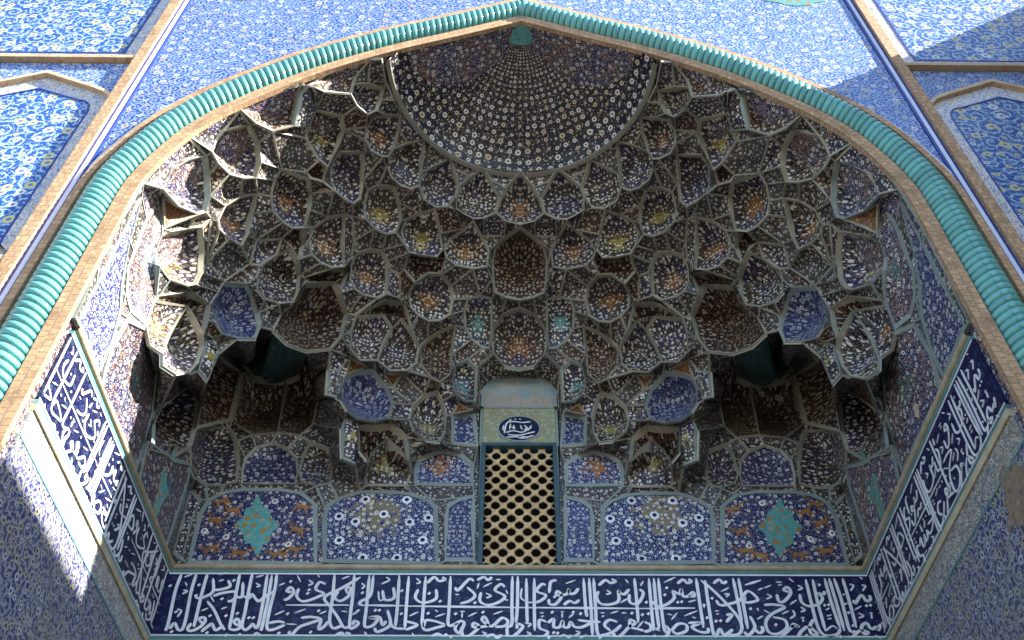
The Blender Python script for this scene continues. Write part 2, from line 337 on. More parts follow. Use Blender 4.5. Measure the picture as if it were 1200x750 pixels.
def strip(name, d0, d1, y, mat, parent, back=None, side=1):
    """a raised band that follows the arch between two offsets"""
    A, B = offset_line(d0), offset_line(d1); g = MB(); s = 0.0
    for i in range(len(A) - 1):
        ds = math.hypot(A[i + 1][0] - A[i][0], A[i + 1][1] - A[i][1])
        def P(q, yy): return Vector((side * q[0], yy, q[1]))
        w = d1 - d0
        g.face([P(A[i], y), P(B[i], y), P(B[i + 1], y), P(A[i + 1], y)], [(s, 0), (s, w), (s + ds, w), (s + ds, 0)])
        if back is not None:
            g.face([P(A[i], back), P(A[i], y), P(A[i + 1], y), P(A[i + 1], back)], [(s, -(back - y)), (s, 0), (s + ds, 0), (s + ds, -(back - y))])
            g.face([P(B[i], y), P(B[i], back), P(B[i + 1], back), P(B[i + 1], y)], [(s, w), (s, w + back - y), (s + ds, w + back - y), (s + ds, w)])
        s += ds
    return g.build(name, mat, parent)
facade = thing('portal_facade', 'blue floral tiled facade framing the pointed arch of the portal', 'facade')
ROPE_D, ROPE_R, ROPE_Y = 0.345, 0.178, YF + 0.05
for sd in (1, -1):
    strip('arch_edge_strip', 0.0, 0.165, YF - 0.01, M['brick'], facade, YF + 0.05, sd)
    strip('arch_lining', 0.035, 0.06, YF + 0.045, M['sp'], facade, YF + 1.3, sd)
    strip('rope_bed', 0.165, 0.525, YF + 0.13, M['groove'], facade, None, sd)
    strip('arch_outer_strip', 0.525, 0.605, YF - 0.05, M['brick'], facade, YF + 0.05, sd)
    strip('arch_blue_line', 0.605, 0.640, YF - 0.012, M['lineb'], facade, YF + 0.02, sd)
    strip('arch_pale_line', 0.640, 0.668, YF - 0.012, M['linew'], facade, YF + 0.02, sd)
XF0, XF1, XF2 = 4.605, 4.715, 4.845
# spandrels
def spandrel(sd):
    L = offset_line(0.60); g = MB()
    for (a, b) in zip(L, L[1:]):
        if a[1] < 7.5: break
        xa, xb = min(a[0], XF0), min(b[0], XF0)
        if xb - xa < 1e-4: continue
        pts = [Vector((sd * xa, YF, a[1])), Vector((sd * xb, YF, b[1])), Vector((sd * xb, YF, ZT)), Vector((sd * xa, YF, ZT))]
        g.face(pts)
    o = g.build('spandrel', M['spandrel'], facade)
for sd in (1, -1): spandrel(sd)
def vbox(name, sd, x0, x1, y0, y1, z0, z1, mat, uvs=True):
    g = MB(); a, b = sorted((sd * x0, sd * x1)); g.box(a, b, y0, y1, z0, z1); return g.build(name, mat, facade, merge=False)
for sd in (1, -1):
    vbox('frame_line', sd, XF0, XF0 + 0.032, YF - 0.015, YF + 0.05, 0, ZT, M['lineb'])
    vbox('frame_line', sd, XF0 + 0.032, XF0 + 0.078, YF - 0.02, YF + 0.05, 0, ZT, M['linew'])
    vbox('frame_line', sd, XF0 + 0.078, XF1, YF - 0.015, YF + 0.05, 0, ZT, M['lineb'])
    vbox('frame_moulding', sd, XF1, XF2, YF - 0.06, YF + 0.05, 0, ZT, M['brick'])
    # plain mouldings and tiled bays beside the frame
    vbox('bay_moulding', sd, XF2, 9.6, YF - 0.05, YF + 0.10, 11.10 + H, 11.165 + H, M['stone'])
    vbox('bay_moulding', sd, XF2, 9.6, YF - 0.05, YF + 0.10, 7.00 + H, 7.08 + H, M['stone'])
    # upper bay
    vbox('bay_border', sd, XF2, XF2 + 0.22, YF + 0.03, YF + 0.10, 11.17 + H, ZT, M['border'])
    vbox('bay_border', sd, XF2 + 0.22, 9.6, YF + 0.03, YF + 0.10, 11.17 + H, 11.36 + H, M['border'])
    vbox('bay_line', sd, XF2 + 0.22, XF2 + 0.245, YF + 0.02, YF + 0.10, 11.36 + H, ZT, M['lineb'])
    vbox('bay_line', sd, XF2 + 0.245, 9.6, YF + 0.02, YF + 0.10, 11.36 + H, 11.38 + H, M['lineb'])
    vbox('bay_field', sd, XF2 + 0.245, 9.6, YF + 0.04, YF + 0.10, 11.38 + H, ZT, M['blind'])
    # lower bay under the second moulding
    vbox('bay_field', sd, XF2, 9.6, YF + 0.02, YF + 0.10, 0, 7.00 + H, M['blind'])
    # blind arch bay
    vbox('bay_backing', sd, XF2, 9.6, YF + 0.11, YF + 0.14, 7.0 + H, 11.12 + H, M['border'])
    xc = 5.82
    def harch(ins):
        # half outline of the blind arch from the foot to the apex, inset from its outer edge
        h = [(1.06 - ins, 7.08 + H + ins), (1.06 - ins, 9.92 + H), (1.03 - ins, 10.06 + H), (0.97 - ins * 0.95, 10.20 + H - ins * 0.25), (0.87 - ins * 0.8, 10.32 + H - ins * 0.5), (0.72 - ins * 0.5, 10.42 + H - ins * 0.8), (0.0, 10.80 + H - ins * 1.15)]
        return h
    def ring(name, i0, i1, y, mat, back=None):
        A, B = harch(i0), harch(i1); g = MB(); s = 0
        for mir in (1, -1):
            for i in range(len(A) - 1):
                def P(q, yy): return Vector((sd * (xc + mir * q[0]), yy, q[1]))
                ds = math.hypot(A[i + 1][0] - A[i][0], A[i + 1][1] - A[i][1]); w = i1 - i0
                g.face([P(A[i], y), P(A[i + 1], y), P(B[i + 1], y), P(B[i], y)], [(s, 0), (s + ds, 0), (s + ds, w), (s, w)])
                if back is not None:
                    g.face([P(B[i], y), P(B[i + 1], y), P(B[i + 1], back), P(B[i], back)], [(s, 0), (s + ds, 0), (s + ds, .1), (s, .1)])
                    g.face([P(A[i], y), P(A[i + 1], y), P(A[i + 1], back), P(A[i], back)], [(s, 0), (s + ds, 0), (s + ds, .1), (s, .1)])
                s += ds
        return g.build(name, mat, facade)
    ring('blind_arch_moulding', 0.0, 0.055, YF - 0.02, M['stone'], YF + 0.12)
    ring('blind_arch_border', 0.055, 0.29, YF + 0.045, M['border'])
    ring('blind_arch_line', 0.29, 0.312, YF + 0.04, M['lineb'], YF + 0.09)
    g = MB(); A = harch(0.312)
    pts = [(xc + q[0], q[1]) for q in A] + [(xc - q[0], q[1]) for q in reversed(A[:-1])]
    cx_, cz_ = xc, 9.0 + H
    for a, b in zip(pts, pts[1:] + pts[:1]):
        g.face([Vector((sd * cx_, YF + 0.05, cz_)), Vector((sd * a[0], YF + 0.05, a[1])), Vector((sd * b[0], YF + 0.05, b[1]))])
    g.build('blind_arch_field', M['blind'], facade)
    # tiled corners over the blind arch
    g = MB(); O = harch(0.0)
    full = [(xc - q[0], q[1]) for q in O] + [(xc + q[0], q[1]) for q in reversed(O[:-1])]
    for a, b in zip(full, full[1:]):
        if abs(a[0] - b[0]) < 1e-4: continue
        g.face([Vector((sd * a[0], YF + 0.03, a[1])), Vector((sd * b[0], YF + 0.03, b[1])), Vector((sd * b[0], YF + 0.03, 11.08 + H)), Vector((sd * a[0], YF + 0.03, 11.08 + H))])
    for x0, x1 in ((xc + 1.06, 9.6),):
        g.face([Vector((sd * x0, YF + 0.03, 7.08 + H)), Vector((sd * x1, YF + 0.03, 7.08 + H)), Vector((sd * x1, YF + 0.03, 11.08 + H)), Vector((sd * x0, YF + 0.03, 11.08 + H))])
    g.build('blind_arch_corner', M['spandrel'], facade)

# ------------------------------------------------------------------ turquoise rope moulding
rope = thing('rope_moulding', 'thick twisted turquoise glazed rope moulding following the arch', 'moulding')
def coil_mesh(slant):
    """one turn of the rope: a plump slanted disc, local Z along the rope, local Y towards the viewer"""
    g = MB(); n = 20; prof = [(-0.043, 0.84), (-0.034, 0.93), (-0.018, 0.985), (0.0, 1.0), (0.018, 0.985), (0.034, 0.93), (0.043, 0.84)]
    def P(k, i):
        a = 2 * math.pi * k / n; zz, r = prof[i]
        x, y = math.cos(a) * ROPE_R * r, math.sin(a) * ROPE_R * r
        return Vector((x, y, zz + slant * x))
    for k in range(n):
        for i in range(len(prof) - 1):
            g.face([P(k, i), P(k + 1, i), P(k + 1, i + 1), P(k, i + 1)], sm=True)
    return g
proto = None
CL = offset_line(ROPE_D)
PITCH_R = 0.088
for sd in (1, -1):
    s_next = 0.045; acc = 0.0; cnt = 0; proto = None
    for (a, b) in zip(CL, CL[1:]):
        L = math.hypot(b[0] - a[0], b[1] - a[1])
        while s_next <= acc + L and cnt < 145:
            t = (s_next - acc) / L
            p = Vector((sd * (a[0] + (b[0] - a[0]) * t), ROPE_Y, a[1] + (b[1] - a[1]) * t))
            tz = Vector((sd * (b[0] - a[0]), 0, b[1] - a[1])).normalized()
            ty = Vector((0, -1, 0)); tx = ty.cross(tz)
            if proto is None:
                proto = coil_mesh(-0.30 * sd).build('rope_coil', M['rope'], rope); o = proto
            else:
                o = bpy.data.objects.new('rope_coil', proto.data); col.objects.link(o); o.parent = rope
            mm = Matrix((tx, ty, tz)).transposed().to_4x4(); mm.translation = p
            o.matrix_world = mm
            s_next += PITCH_R; cnt += 1
        acc += L
    # dark core seen between the coils
    g = MB(); n = 12
    for (a, b) in zip(CL, CL[1:]):
        for k in range(n):
            def Q(q, kk):
                an = 2 * math.pi * kk / n; r = ROPE_R * 0.86
                i = CL.index(q); aa = CL[max(0, i - 1)]; bb = CL[min(len(CL) - 1, i + 1)]
                l = math.hypot(bb[0] - aa[0], bb[1] - aa[1]); nx, nz = -(bb[1] - aa[1]) / l, (bb[0] - aa[0]) / l
                if i == 0: nx, nz = 0.0, 1.0
                return Vector((sd * (q[0] + nx * math.cos(an) * r), ROPE_Y - math.sin(an) * r, q[1] + nz * math.cos(an) * r))
            g.face([Q(a, k), Q(a, k + 1), Q(b, k + 1), Q(b, k)], sm=True)
    g.build('rope_core', M['rope'] if False else M['groove'], rope)

# ------------------------------------------------------------------ side walls below the vault, bands and cornice
BT, BB = ZC - 0.085, ZC - 0.085 - 0.80         # inscription band top and bottom
def wall_strip(name, side, z0, z1, out, mat, parent):
    """a horizontal band on one wall: side 0 back, 1 right, -1 left; out = how far it stands proud"""
    g = MB()
    if side == 0: g.box(-XW, XW, YB - out, YB + 0.2, z0, z1)
    else:
        a, b = sorted((side * (XW - out), side * (XW + 0.3))); g.box(a, b, YF + 0.165, YB - 0.002 - (0 if out < .004 else 0), z0, z1)
    return g.build(name, mat, parent, merge=False)
band_labels = {0: 'white interlaced inscription on navy tile under the lattice window', 1: 'inscription band on shaded side wall below the bare plaster patch', -1: 'inscription band on side wall crossed by the edge of the sunlight'}
cornice = thing('cornice', 'thin cream bead moulding running round the three walls over the inscription', 'moulding')
bands = {}
for sdn in (0, 1, -1):
    b = thing('inscription_band', band_labels[sdn], 'inscription', 'inscription bands round the recess'); bands[sdn] = b
    wall_strip('navy_field', sdn, BB, BT, 0.0, M['navyt'], b)
    wall_strip('pale_edge_line', sdn, BT - 0.022, BT - 0.004, 0.006, M['white'], b)
    wall_strip('pale_edge_line', sdn, BB + 0.006, BB + 0.022, 0.006, M['white'], b)
    wall_strip('turquoise_line', sdn, BT, BT + 0.036, 0.010, M['tqp'], b)
    wall_strip('turquoise_line', sdn, BB - 0.05, BB, 0.010, M['tqp'], b)
    wall_strip('clay_line', sdn, BB - 0.12, BB - 0.05, 0.02, M['bead'], b)
    # bead: half round section
    g = MB(); n = 7; r = 0.035
    def sec(k):
        a = math.pi * k / n; return (math.sin(a) * r * 1.25, ZC - 0.012 - math.cos(a) * r)
    for k in range(n):
        (o0, z0), (o1, z1) = sec(k), sec(k + 1)
        if sdn == 0: pts = [Vector((-XW, YB - o0, z0)), Vector((XW, YB - o0, z0)), Vector((XW, YB - o1, z1)), Vector((-XW, YB - o1, z1))]
        else: pts = [Vector((sdn * (XW - o0), YF + .165, z0)), Vector((sdn * (XW - o0), YB, z0)), Vector((sdn * (XW - o1), YB, z1)), Vector((sdn * (XW - o1), YF + .165, z1))]
        g.face(pts, sm=True)
    g.build('bead', M['bead'], cornice)
for sdn, lab in ((1, 'blue grey tiled lower wall in shade with a worn clay patch'), (-1, 'blue tiled lower wall cut by a slanting shaft of sunlight'), (0, 'tiled lower back wall below the inscription')):
    w = thing('dado_wall', lab, 'wall', 'lower walls of the recess')
    wall_strip('border_frieze', sdn, BB - 0.38, BB - 0.12, 0.0, M['frieze'], w)
    wall_strip('tile_field', sdn, 0.0, BB - 0.40, 0.0, M['dado'], w)
    wall_strip('border_line', sdn, BB - 0.40, BB - 0.38, 0.006, M['tqp'], w)
    if sdn == 1:
        g = MB(); c0 = on_x(1190, 588, XW - 0.004); n = 34; random.seed(4); rim = []
        for k in range(n):
            a = 2 * math.pi * k / n; rr = 0.34 * random.uniform(0.65, 1.2); rim.append(Vector((XW - 0.004, c0.y - 0.1 + math.cos(a) * rr * 1.0, c0.z + math.sin(a) * rr * 0.9)))
        for k in range(n):
            t3 = [Vector((XW - 0.004, c0.y - 0.1, c0.z)), rim[k], rim[(k + 1) % n]]; g.face(t3, [(p.y, p.z) for p in t3])
        g.build('worn_patch', M['worn'], w)

# ------------------------------------------------------------------ half dome
dome = thing('half_dome', 'dark half dome with rings of white rosettes below the arch apex', 'dome')
DP = smooth_curve([(RRIM, ZRIM), (1.60, 11.42 + H), (1.36, 11.70 + H), (0.95, 12.02 + H), (0.45, 12.28 + H), (0.24, 12.345 + H)], 4)
ND = 48; YD = YF + 0.01
def dome_p(k, q): 
    a = math.pi * k / ND
    return Vector((math.cos(a) * q[0], YD + math.sin(a) * q[0], q[1]))
g = MB(); KU = 36 / math.pi
sv = [0.0]
for a, b in zip(DP, DP[1:]): sv.append(sv[-1] + math.hypot(a[0] - b[0], a[1] - b[1]) / ((a[0] + b[0]) / 2))
for k in range(ND):
    for i in range(len(DP) - 1):
        U = lambda kk, ii: (math.pi * kk / ND * KU, sv[ii] * KU)
        g.face([dome_p(k, DP[i]), dome_p(k + 1, DP[i]), dome_p(k + 1, DP[i + 1]), dome_p(k, DP[i + 1])], [U(k, i), U(k + 1, i), U(k + 1, i + 1), U(k, i + 1)], sm=True)
g.build('dome_shell', M['dome'], dome)
g = MB()
for k in range(ND):                                    # scalloped turquoise crown
    def R(kk): return 0.31 + 0.012 * (1 if kk % 2 else -1)
    def C(kk): a = math.pi * kk / ND; return Vector((math.cos(a) * R(kk), YD + math.sin(a) * R(kk), 12.300 + H))
    g.face([Vector((0, YD, 12.36 + H)), C(k), C(k + 1)], [(0, 0), (.1, 0), (.1, .1)])
g.build('dome_crown', M['rope'], dome)
g = MB()
for k in range(ND):
    for (r0, z0, r1, z1) in ((RRIM - 0.03, ZRIM + 0.02, RRIM - 0.04, ZRIM + 0.005), (RRIM - 0.04, ZRIM + 0.005, RRIM - 0.03, ZRIM - 0.012), (RRIM - 0.03, ZRIM - 0.012, RRIM + 0.02, ZRIM - 0.03)):
        g.face([dome_p(k, (r0, z0)), dome_p(k + 1, (r0, z0)), dome_p(k + 1, (r1, z1)), dome_p(k, (r1, z1))], sm=False)
g.build('dome_rim', M['ribd'], dome)

# ------------------------------------------------------------------ muqarnas: surveyed outlines of the cells of one half; the other half mirrors it
# key: (surface, tile, hollow, outline); surface f = vault, b = walls behind, w = back wall, s = side wall
CELLS = [
 ('f','or',.26,[(611,203),(626,220),(633,232),(638,250),(626,260),(611,264)], 1),
 ('f','dk',.26,[(653,199),(668,208),(681,219),(685,232),(685,246),(676,252),(664,258),(652,257),(641,251),(634,231),(643,213)]),
 ('f','dk',.26,[(691,187),(712,197),(726,204),(728,220),(723,236),(709,245),(694,244),(687,234),(684,218),(687,200)]),
 ('f','dk',.26,[(722,166),(742,170),(759,177),(765,187),(766,198),(760,212),(750,220),(738,224),(729,218),(727,200)]),
 ('f','or',.26,[(750,137),(770,137),(784,140),(791,152),(792,168),(786,180),(772,187),(764,184),(758,172),(752,155)]),
 ('f','dk',.26,[(771,107),(790,101),(807,102),(811,114),(803,128),(790,138),(780,133),(774,120)]),
 ('f','rd',.20,[(788,74),(826,86),(862,97),(853,106),(843,112),(812,112),(804,93)]),
 ('f','yl',.28,[(819,140),(851,133),(857,148),(863,166),(846,192),(836,200),(830,187),(824,175),(817,155)]),
 ('f','dk',-.15,[(863,98),(870,112),(877,152),(860,154),(855,130)]),
 ('f','rd',.28,[(868,101),(905,115),(938,131),(922,150),(902,159),(880,154),(873,128)]),
 ('f','dk',.14,[(941,131),(959,159),(928,152)]),
 ('f','or',.28,[(928,153),(956,160),(968,172),(973,184),(965,198),(952,210),(936,214),(921,213),(915,195),(917,172)]),
 ('f','dk',.10,[(944,133),(972,150),(998,167),(976,183),(968,171),(959,159)]),
 ('f','dk',.10,[(1001,169),(1028,193),(1050,221),(1031,228),(1025,216),(1016,203),(1000,194),(979,188)]),
 ('f','tq',.28,[(978,190),(1000,195),(1016,203),(1025,216),(1030,230),(1012,248),(989,257),(980,254),(974,235),(975,210)]),
 ('f','ot',.10,[(994,258),(1029,238),(1029,274)]),
 ('f','yl',.28,[(983,271),(1000,273),(1020,277),(1032,284),(1038,300),(1034,318),(1021,333),(1000,340),(991,338),(983,325),(980,300)]),
 ('f','rd',.05,[(973,261),(983,271),(980,300),(976,312)]),
 ('f','dk',.24,[(999,364),(1009,378),(1021,400),(1030,420),(1030,434),(1014,444),(997,441),(987,430),(980,410),(981,395),(990,378)]),
 ('f','or',.16,[(1002,362),(1038,357),(1050,387),(1045,410),(1030,420),(1021,400),(1009,378)]),
 ('f','rd',.40,[(972,361),(995,346),(1034,352),(1038,357),(1002,362),(990,378),(981,395),(975,380)]),
 ('f','bl',.26,[(928,337),(956,335),(963,347),(967,362),(965,385),(958,396),(940,401),(919,401),(913,387),(915,370),(920,349)]),
 ('f','yl',-.12,[(966,402),(979,404),(987,438),(976,451),(963,420)]),
 ('f','or',.28,[(918,232),(937,235),(956,247),(964,264),(962,275),(951,285),(936,293),(929,280),(923,255)]),
 ('f','or',.28,[(857,213),(890,203),(898,216),(902,235),(900,252),(888,265),(876,272),(862,271),(856,250),(854,230)]),
 ('f','dk',.28,[(793,181),(823,181),(831,195),(833,213),(828,227),(817,236),(805,242),(797,236),(794,215)]),
 ('f','yl',.26,[(757,221),(775,219),(788,225),(793,245),(790,260),(780,271),(766,277),(754,275),(749,262),(750,240)]),
 ('f','yl',.26,[(711,246),(728,251),(743,259),(749,273),(745,288),(739,298),(724,302),(706,303),(699,294),(702,275)]),
 ('f','or',.26,[(663,263),(675,269),(691,280),(697,291),(695,304),(685,312),(664,316),(647,313),(645,295),(653,277)]),
 ('f','rd',.42,[(611,266),(627,277),(638,288),(642,304),(641,328),(638,343),(625,349),(611,352)], 1),
 ('f','or',.30,[(611,360),(628,368),(640,386),(642,402),(639,415),(626,430),(611,433)], 1),
 ('f','tq',.18,[(641,350),(655,347),(669,351),(673,365),(672,385),(664,399),(652,408),(643,409),(640,388)]),
 ('f','or',.26,[(700,322),(716,322),(732,333),(739,347),(737,361),(728,371),(715,378),(702,377),(690,370),(686,352),(689,336)]),
 ('f','or',.28,[(815,254),(835,258),(851,270),(857,287),(853,302),(843,312),(828,317),(815,316),(816,290),(814,270)]),
 ('f','dk',.02,[(806,256),(814,258),(813,290),(813,314),(806,305),(803,285)]),
 ('f','or',.28,[(770,296),(785,294),(800,299),(807,312),(808,330),(803,341),(793,348),(775,352),(766,347),(763,325),(763,308)]),
 ('f','dk',.02,[(749,323),(761,318),(763,350),(748,353)]),
 ('f','dk',.28,[(877,294),(893,302),(909,313),(917,328),(918,343),(907,355),(891,360),(874,358),(868,345),(866,325),(869,308)]),
 ('f','dk',.14,[(888,284),(918,286),(926,314),(914,316),(909,313),(895,300)]),
 ('f','rd',.36,[(825,333),(858,335),(866,350),(888,372),(898,391),(881,407),(858,415),(830,412),(817,397),(810,370),(818,345)]),
 ('f','dk',.24,[(747,374),(757,385),(768,405),(775,425),(760,437),(740,436),(728,426),(725,408),(735,388)]),
 ('f','dk',.22,[(767,370),(800,372),(806,390),(807,412),(795,425),(777,427),(769,405),(760,385)]),
 ('f','rd',.24,[(684,382),(700,388),(716,398),(724,412),(723,430),(712,444),(701,449),(689,440),(686,415)]),
 ('f','tq',.22,[(657,432),(668,422),(682,427),(687,445),(683,462),(672,471),(659,472)]),
 ('f','ot',.10,[(664,482),(678,473),(688,487)]),
 ('f','yl',.26,[(704,459),(720,464),(733,476),(737,493),(732,507),(719,517),(702,519),(695,507),(693,489),(698,471)]),
 ('w','bl',.08,[(659,485),(675,486),(687,492),(688,510),(686,522),(659,524)]),
 ('f','bl',.28,[(779,435),(798,436),(812,442),(818,456),(817,472),(810,484),(798,493),(778,496),(762,492),(756,474),(762,455)]),
 ('f','ot',.10,[(785,432),(806,421),(813,438)]),
 ('f','ot',.10,[(745,439),(768,439),(756,456)]),
 ('f','dk',-.12,[(819,436),(832,436),(834,466),(823,469)]),
 ('f','yl',-.20,[(796,500),(812,492),(817,505),(816,540),(800,547),(797,520)]),
 ('f','rd',.55,[(836,202),(846,195),(861,206),(856,213),(841,217)]),
 ('f','rd',.50,[(699,307),(738,301),(745,318),(733,331),(716,321),(701,320)]),
 ('f','rd',.50,[(742,356),(765,353),(800,369),(766,369),(747,373),(736,386)]),
 ('f','rd',.50,[(809,322),(830,320),(862,329),(858,334),(825,332),(813,346)]),
 ('f','rd',.45,[(740,512),(757,498),(795,502),(797,530),(787,542),(778,527),(763,515),(750,526),(738,541)]),
 ('f','rd',.50,[(859,274),(879,274),(888,284),(877,293),(869,306),(862,291)]),
 ('b','gn',.22,[(861,419),(880,406),(897,396),(890,424),(880,449),(864,441)]),
 ('b','gn',.22,[(897,396),(912,416),(930,430),(918,446),(880,449),(890,424)]),
 ('b','rd',.30,[(838,438),(860,425),(864,441),(880,449),(884,478),(890,510),(864,513),(849,500),(843,472)]),
 ('b','rd',.30,[(882,451),(918,447),(929,441),(936,472),(943,497),(920,513),(891,510),(885,478)]),
 ('b','rd',.30,[(931,440),(962,424),(975,453),(980,480),(985,506),(945,499),(937,472)]),
 ('b','dk',.24,[(980,457),(995,457),(1029,483),(1036,500),(1040,532),(1012,540),(992,528),(987,507)]),
 ('b','dk',.22,[(945,504),(967,503),(985,511),(991,528),(991,548),(986,563),(972,572),(952,572),(937,567),(934,545),(936,520)]),
 ('b','wd',.10,[(896,521),(915,527),(928,540),(932,556),(932,570),(869,570),(866,556),(867,540),(878,528)]),
 ('b','dk',.20,[(828,528),(852,520),(862,538),(866,556),(862,567),(846,572),(830,568),(826,548)]),
 ('b','yl',.26,[(763,516),(778,527),(787,543),(789,560),(786,571),(740,571),(735,558),(737,543),(750,526)]),
 ('w','ws',.06,[(696,527),(713,531),(728,541),(732,553),(731,570),(662,570),(661,544),(675,533)]),
 ('w','bl',.0,[(661,581),(680,585),(693,593),(696,605),(696,659),(661,659)]),
 ('w','wp',.0,[(704,597),(712,588),(735,579),(765,576),(795,577),(820,586),(835,596),(838,608),(838,661),(704,660)]),
 ('w','wd',.0,[(844,594),(860,580),(885,575),(930,575),(955,580),(972,589),(982,606),(995,661),(845,661)]),
 ('w','dk',.0,[(978,589),(990,577),(998,602),(1011,652),(1002,660),(987,608)]),
 ('s','sp',.0,[(1034,240),(1050,262),(1066,300),(1073,320),(1074,350),(1068,372),(1054,387),(1038,357),(1034,318),(1038,300),(1032,284),(1029,274)]),
 ('s','sb',.0,[(1056,237),(1084,288),(1110,338),(1133,384),(1107,444),(1092,412),(1080,372),(1077,330),(1070,290)]),
 ('s','sp',.0,[(1072,378),(1088,414),(1103,456),(1058,556),(1046,520),(1038,490),(1033,440),(1050,392)]),
 ('s','sp',.0,[(1044,522),(1055,562),(1021,648),(1005,600),(995,570),(993,545),(1012,542)]),
]
SKIP = [[(611,441),(630,443),(645,450),(653,459),(655,480),(611,480)], [(611,480),(655,480),(656,524),(611,524)], [(611,524),(656,524),(656,662),(611,662)]]
RIMPX = [(609,201),(653,197),(691,186),(722,165),(744,141),(759,120),(769,100),(775,72)]
EDGE = [(788,73),(826,84),(864,97),(905,114),(941,130),(972,148),(1000,167),(1030,192),(1054,222),(1080,265),(1108,318),(1136,379)]
OUTER = [(611,201)] + RIMPX[1:] + EDGE + [(1104,459),(1056,567),(1018,661),(995,664),(845,664),(704,663),(656,662),(656,524),(655,480),(653,459),(645,450),(630,443),(611,441)]

LIP = 0.23
nodes = []                                      # [u, v, surface]
def node(u, v, sf):
    for i, n in enumerate(nodes):
        if (n[0] - u) ** 2 + (n[1] - v) ** 2 < 5.2 ** 2:
            if 'fw'.find(n[2]) < 0 and sf == 'f': n[2] = 'f'
            return i
    nodes.append([float(u), float(v), sf]); return len(nodes) - 1
out_ids = []
for i, (u, v) in enumerate(OUTER):
    sf = 'd' if (v < 205 and (u, v) in RIMPX or i == 0) else 'e' if (u, v) in EDGE else 's' if u > 1018 else 'w'
    nodes.append([u, v, sf]); out_ids.append(len(nodes) - 1)
polys = []
for c in CELLS:
    ids = []
    for (u, v) in c[3]:
        k = node(611 if u == 611 else u, v, c[0])
        if not ids or (ids[-1] != k and k not in ids): ids.append(k)
    polys.append(ids)
def locate(n):
    u, v, sf = n
    if sf == 'd': p = on_z(u, v, ZRIM - 0.03)
    elif sf == 'e':
        p = on_y(u, v, YF + 0.03)
        if v > 250: p = on_x(u, v, XW)
    elif sf == 'w': p = on_y(u, v, YB)
    elif sf == 's': p = on_x(u, v, XW)
    elif sf == 'b': p = on_wall(u, v)
    else:
        p = on_vault(u, v)
        w = on_wall(u, v)
        if (w - EYE).length < (p - EYE).length: p = w
    if u <= 612: p.x = 0.0
    return p
# the lower lip of every niche stands forward of the tier below it
lip = [0.0] * len(nodes)
for ids, c in zip(polys, CELLS):
    if c[0] not in 'fb' or not (0.2 <= c[2]) or c[1] == 'gn': continue
    vs_ = [nodes[k][1] for k in ids]; v0, v1 = min(vs_), max(vs_)
    for k in ids:
        if nodes[k][0] < 660 and nodes[k][1] > 424: continue
        t = (nodes[k][1] - v0) / (v1 - v0)
        if t > 0.45 and nodes[k][2] == 'f': lip[k] = max(lip[k], LIP * min(1, (t - 0.45) / 0.25))
        if t > 0.6 and nodes[k][2] == 'b': lip[k] = max(lip[k], 0.07)
def forward(k):
    p = locate(nodes[k])
    if lip[k] > 0:
        x = p.x; p = p + (EYE - p).normalized() * lip[k]
        if nodes[k][0] <= 612: p.x = 0.0
        if p.y < YF + 0.05: p.y = YF + 0.05
    return p
pos = [forward(k) for k in range(len(nodes))]

# web pieces: what is left between the cells
verts2 = [Vector((n[0], -n[1])) for n in nodes]
edges = [(out_ids[i], out_ids[(i + 1) % len(out_ids)]) for i in range(len(out_ids))]
for ids in polys:
    edges += [(ids[i], ids[(i + 1) % len(ids)]) for i in range(len(ids)) if not (nodes[ids[i]][0] == 611 and nodes[ids[(i + 1) % len(ids)]][0] == 611)]
ov, oe, of, ovo, _, _ = delaunay_2d_cdt(verts2, edges, [], 0, 1e-4)
def inside(p, poly):
    r = False; n = len(poly)
    for i in range(n):
        a, b = poly[i], poly[(i + 1) % n]
        if (a[1] > p[1]) != (b[1] > p[1]) and p[0] < (b[0] - a[0]) * (p[1] - a[1]) / (b[1] - a[1]) + a[0]: r = not r
    return r
P2 = [[(nodes[k][0], nodes[k][1]) for k in ids] for ids in polys]
O2 = [(nodes[k][0], nodes[k][1]) for k in out_ids]
npos = []; nuv = []
orig = {}
for i, v in enumerate(ov):
    if ovo[i]: npos.append(pos[ovo[i][0]]); nuv.append((nodes[ovo[i][0]][0], nodes[ovo[i][0]][1])); 
    else: npos.append(locate([v.x, -v.y, 'f'])); nuv.append((v.x, -v.y))
tris = []
for f in of:
    c = (sum(nuv[k][0] for k in f) / len(f), sum(nuv[k][1] for k in f) / len(f))
    if not inside(c, O2): continue
    if any(inside(c, p) for p in P2): continue
    tris.append(list(f))
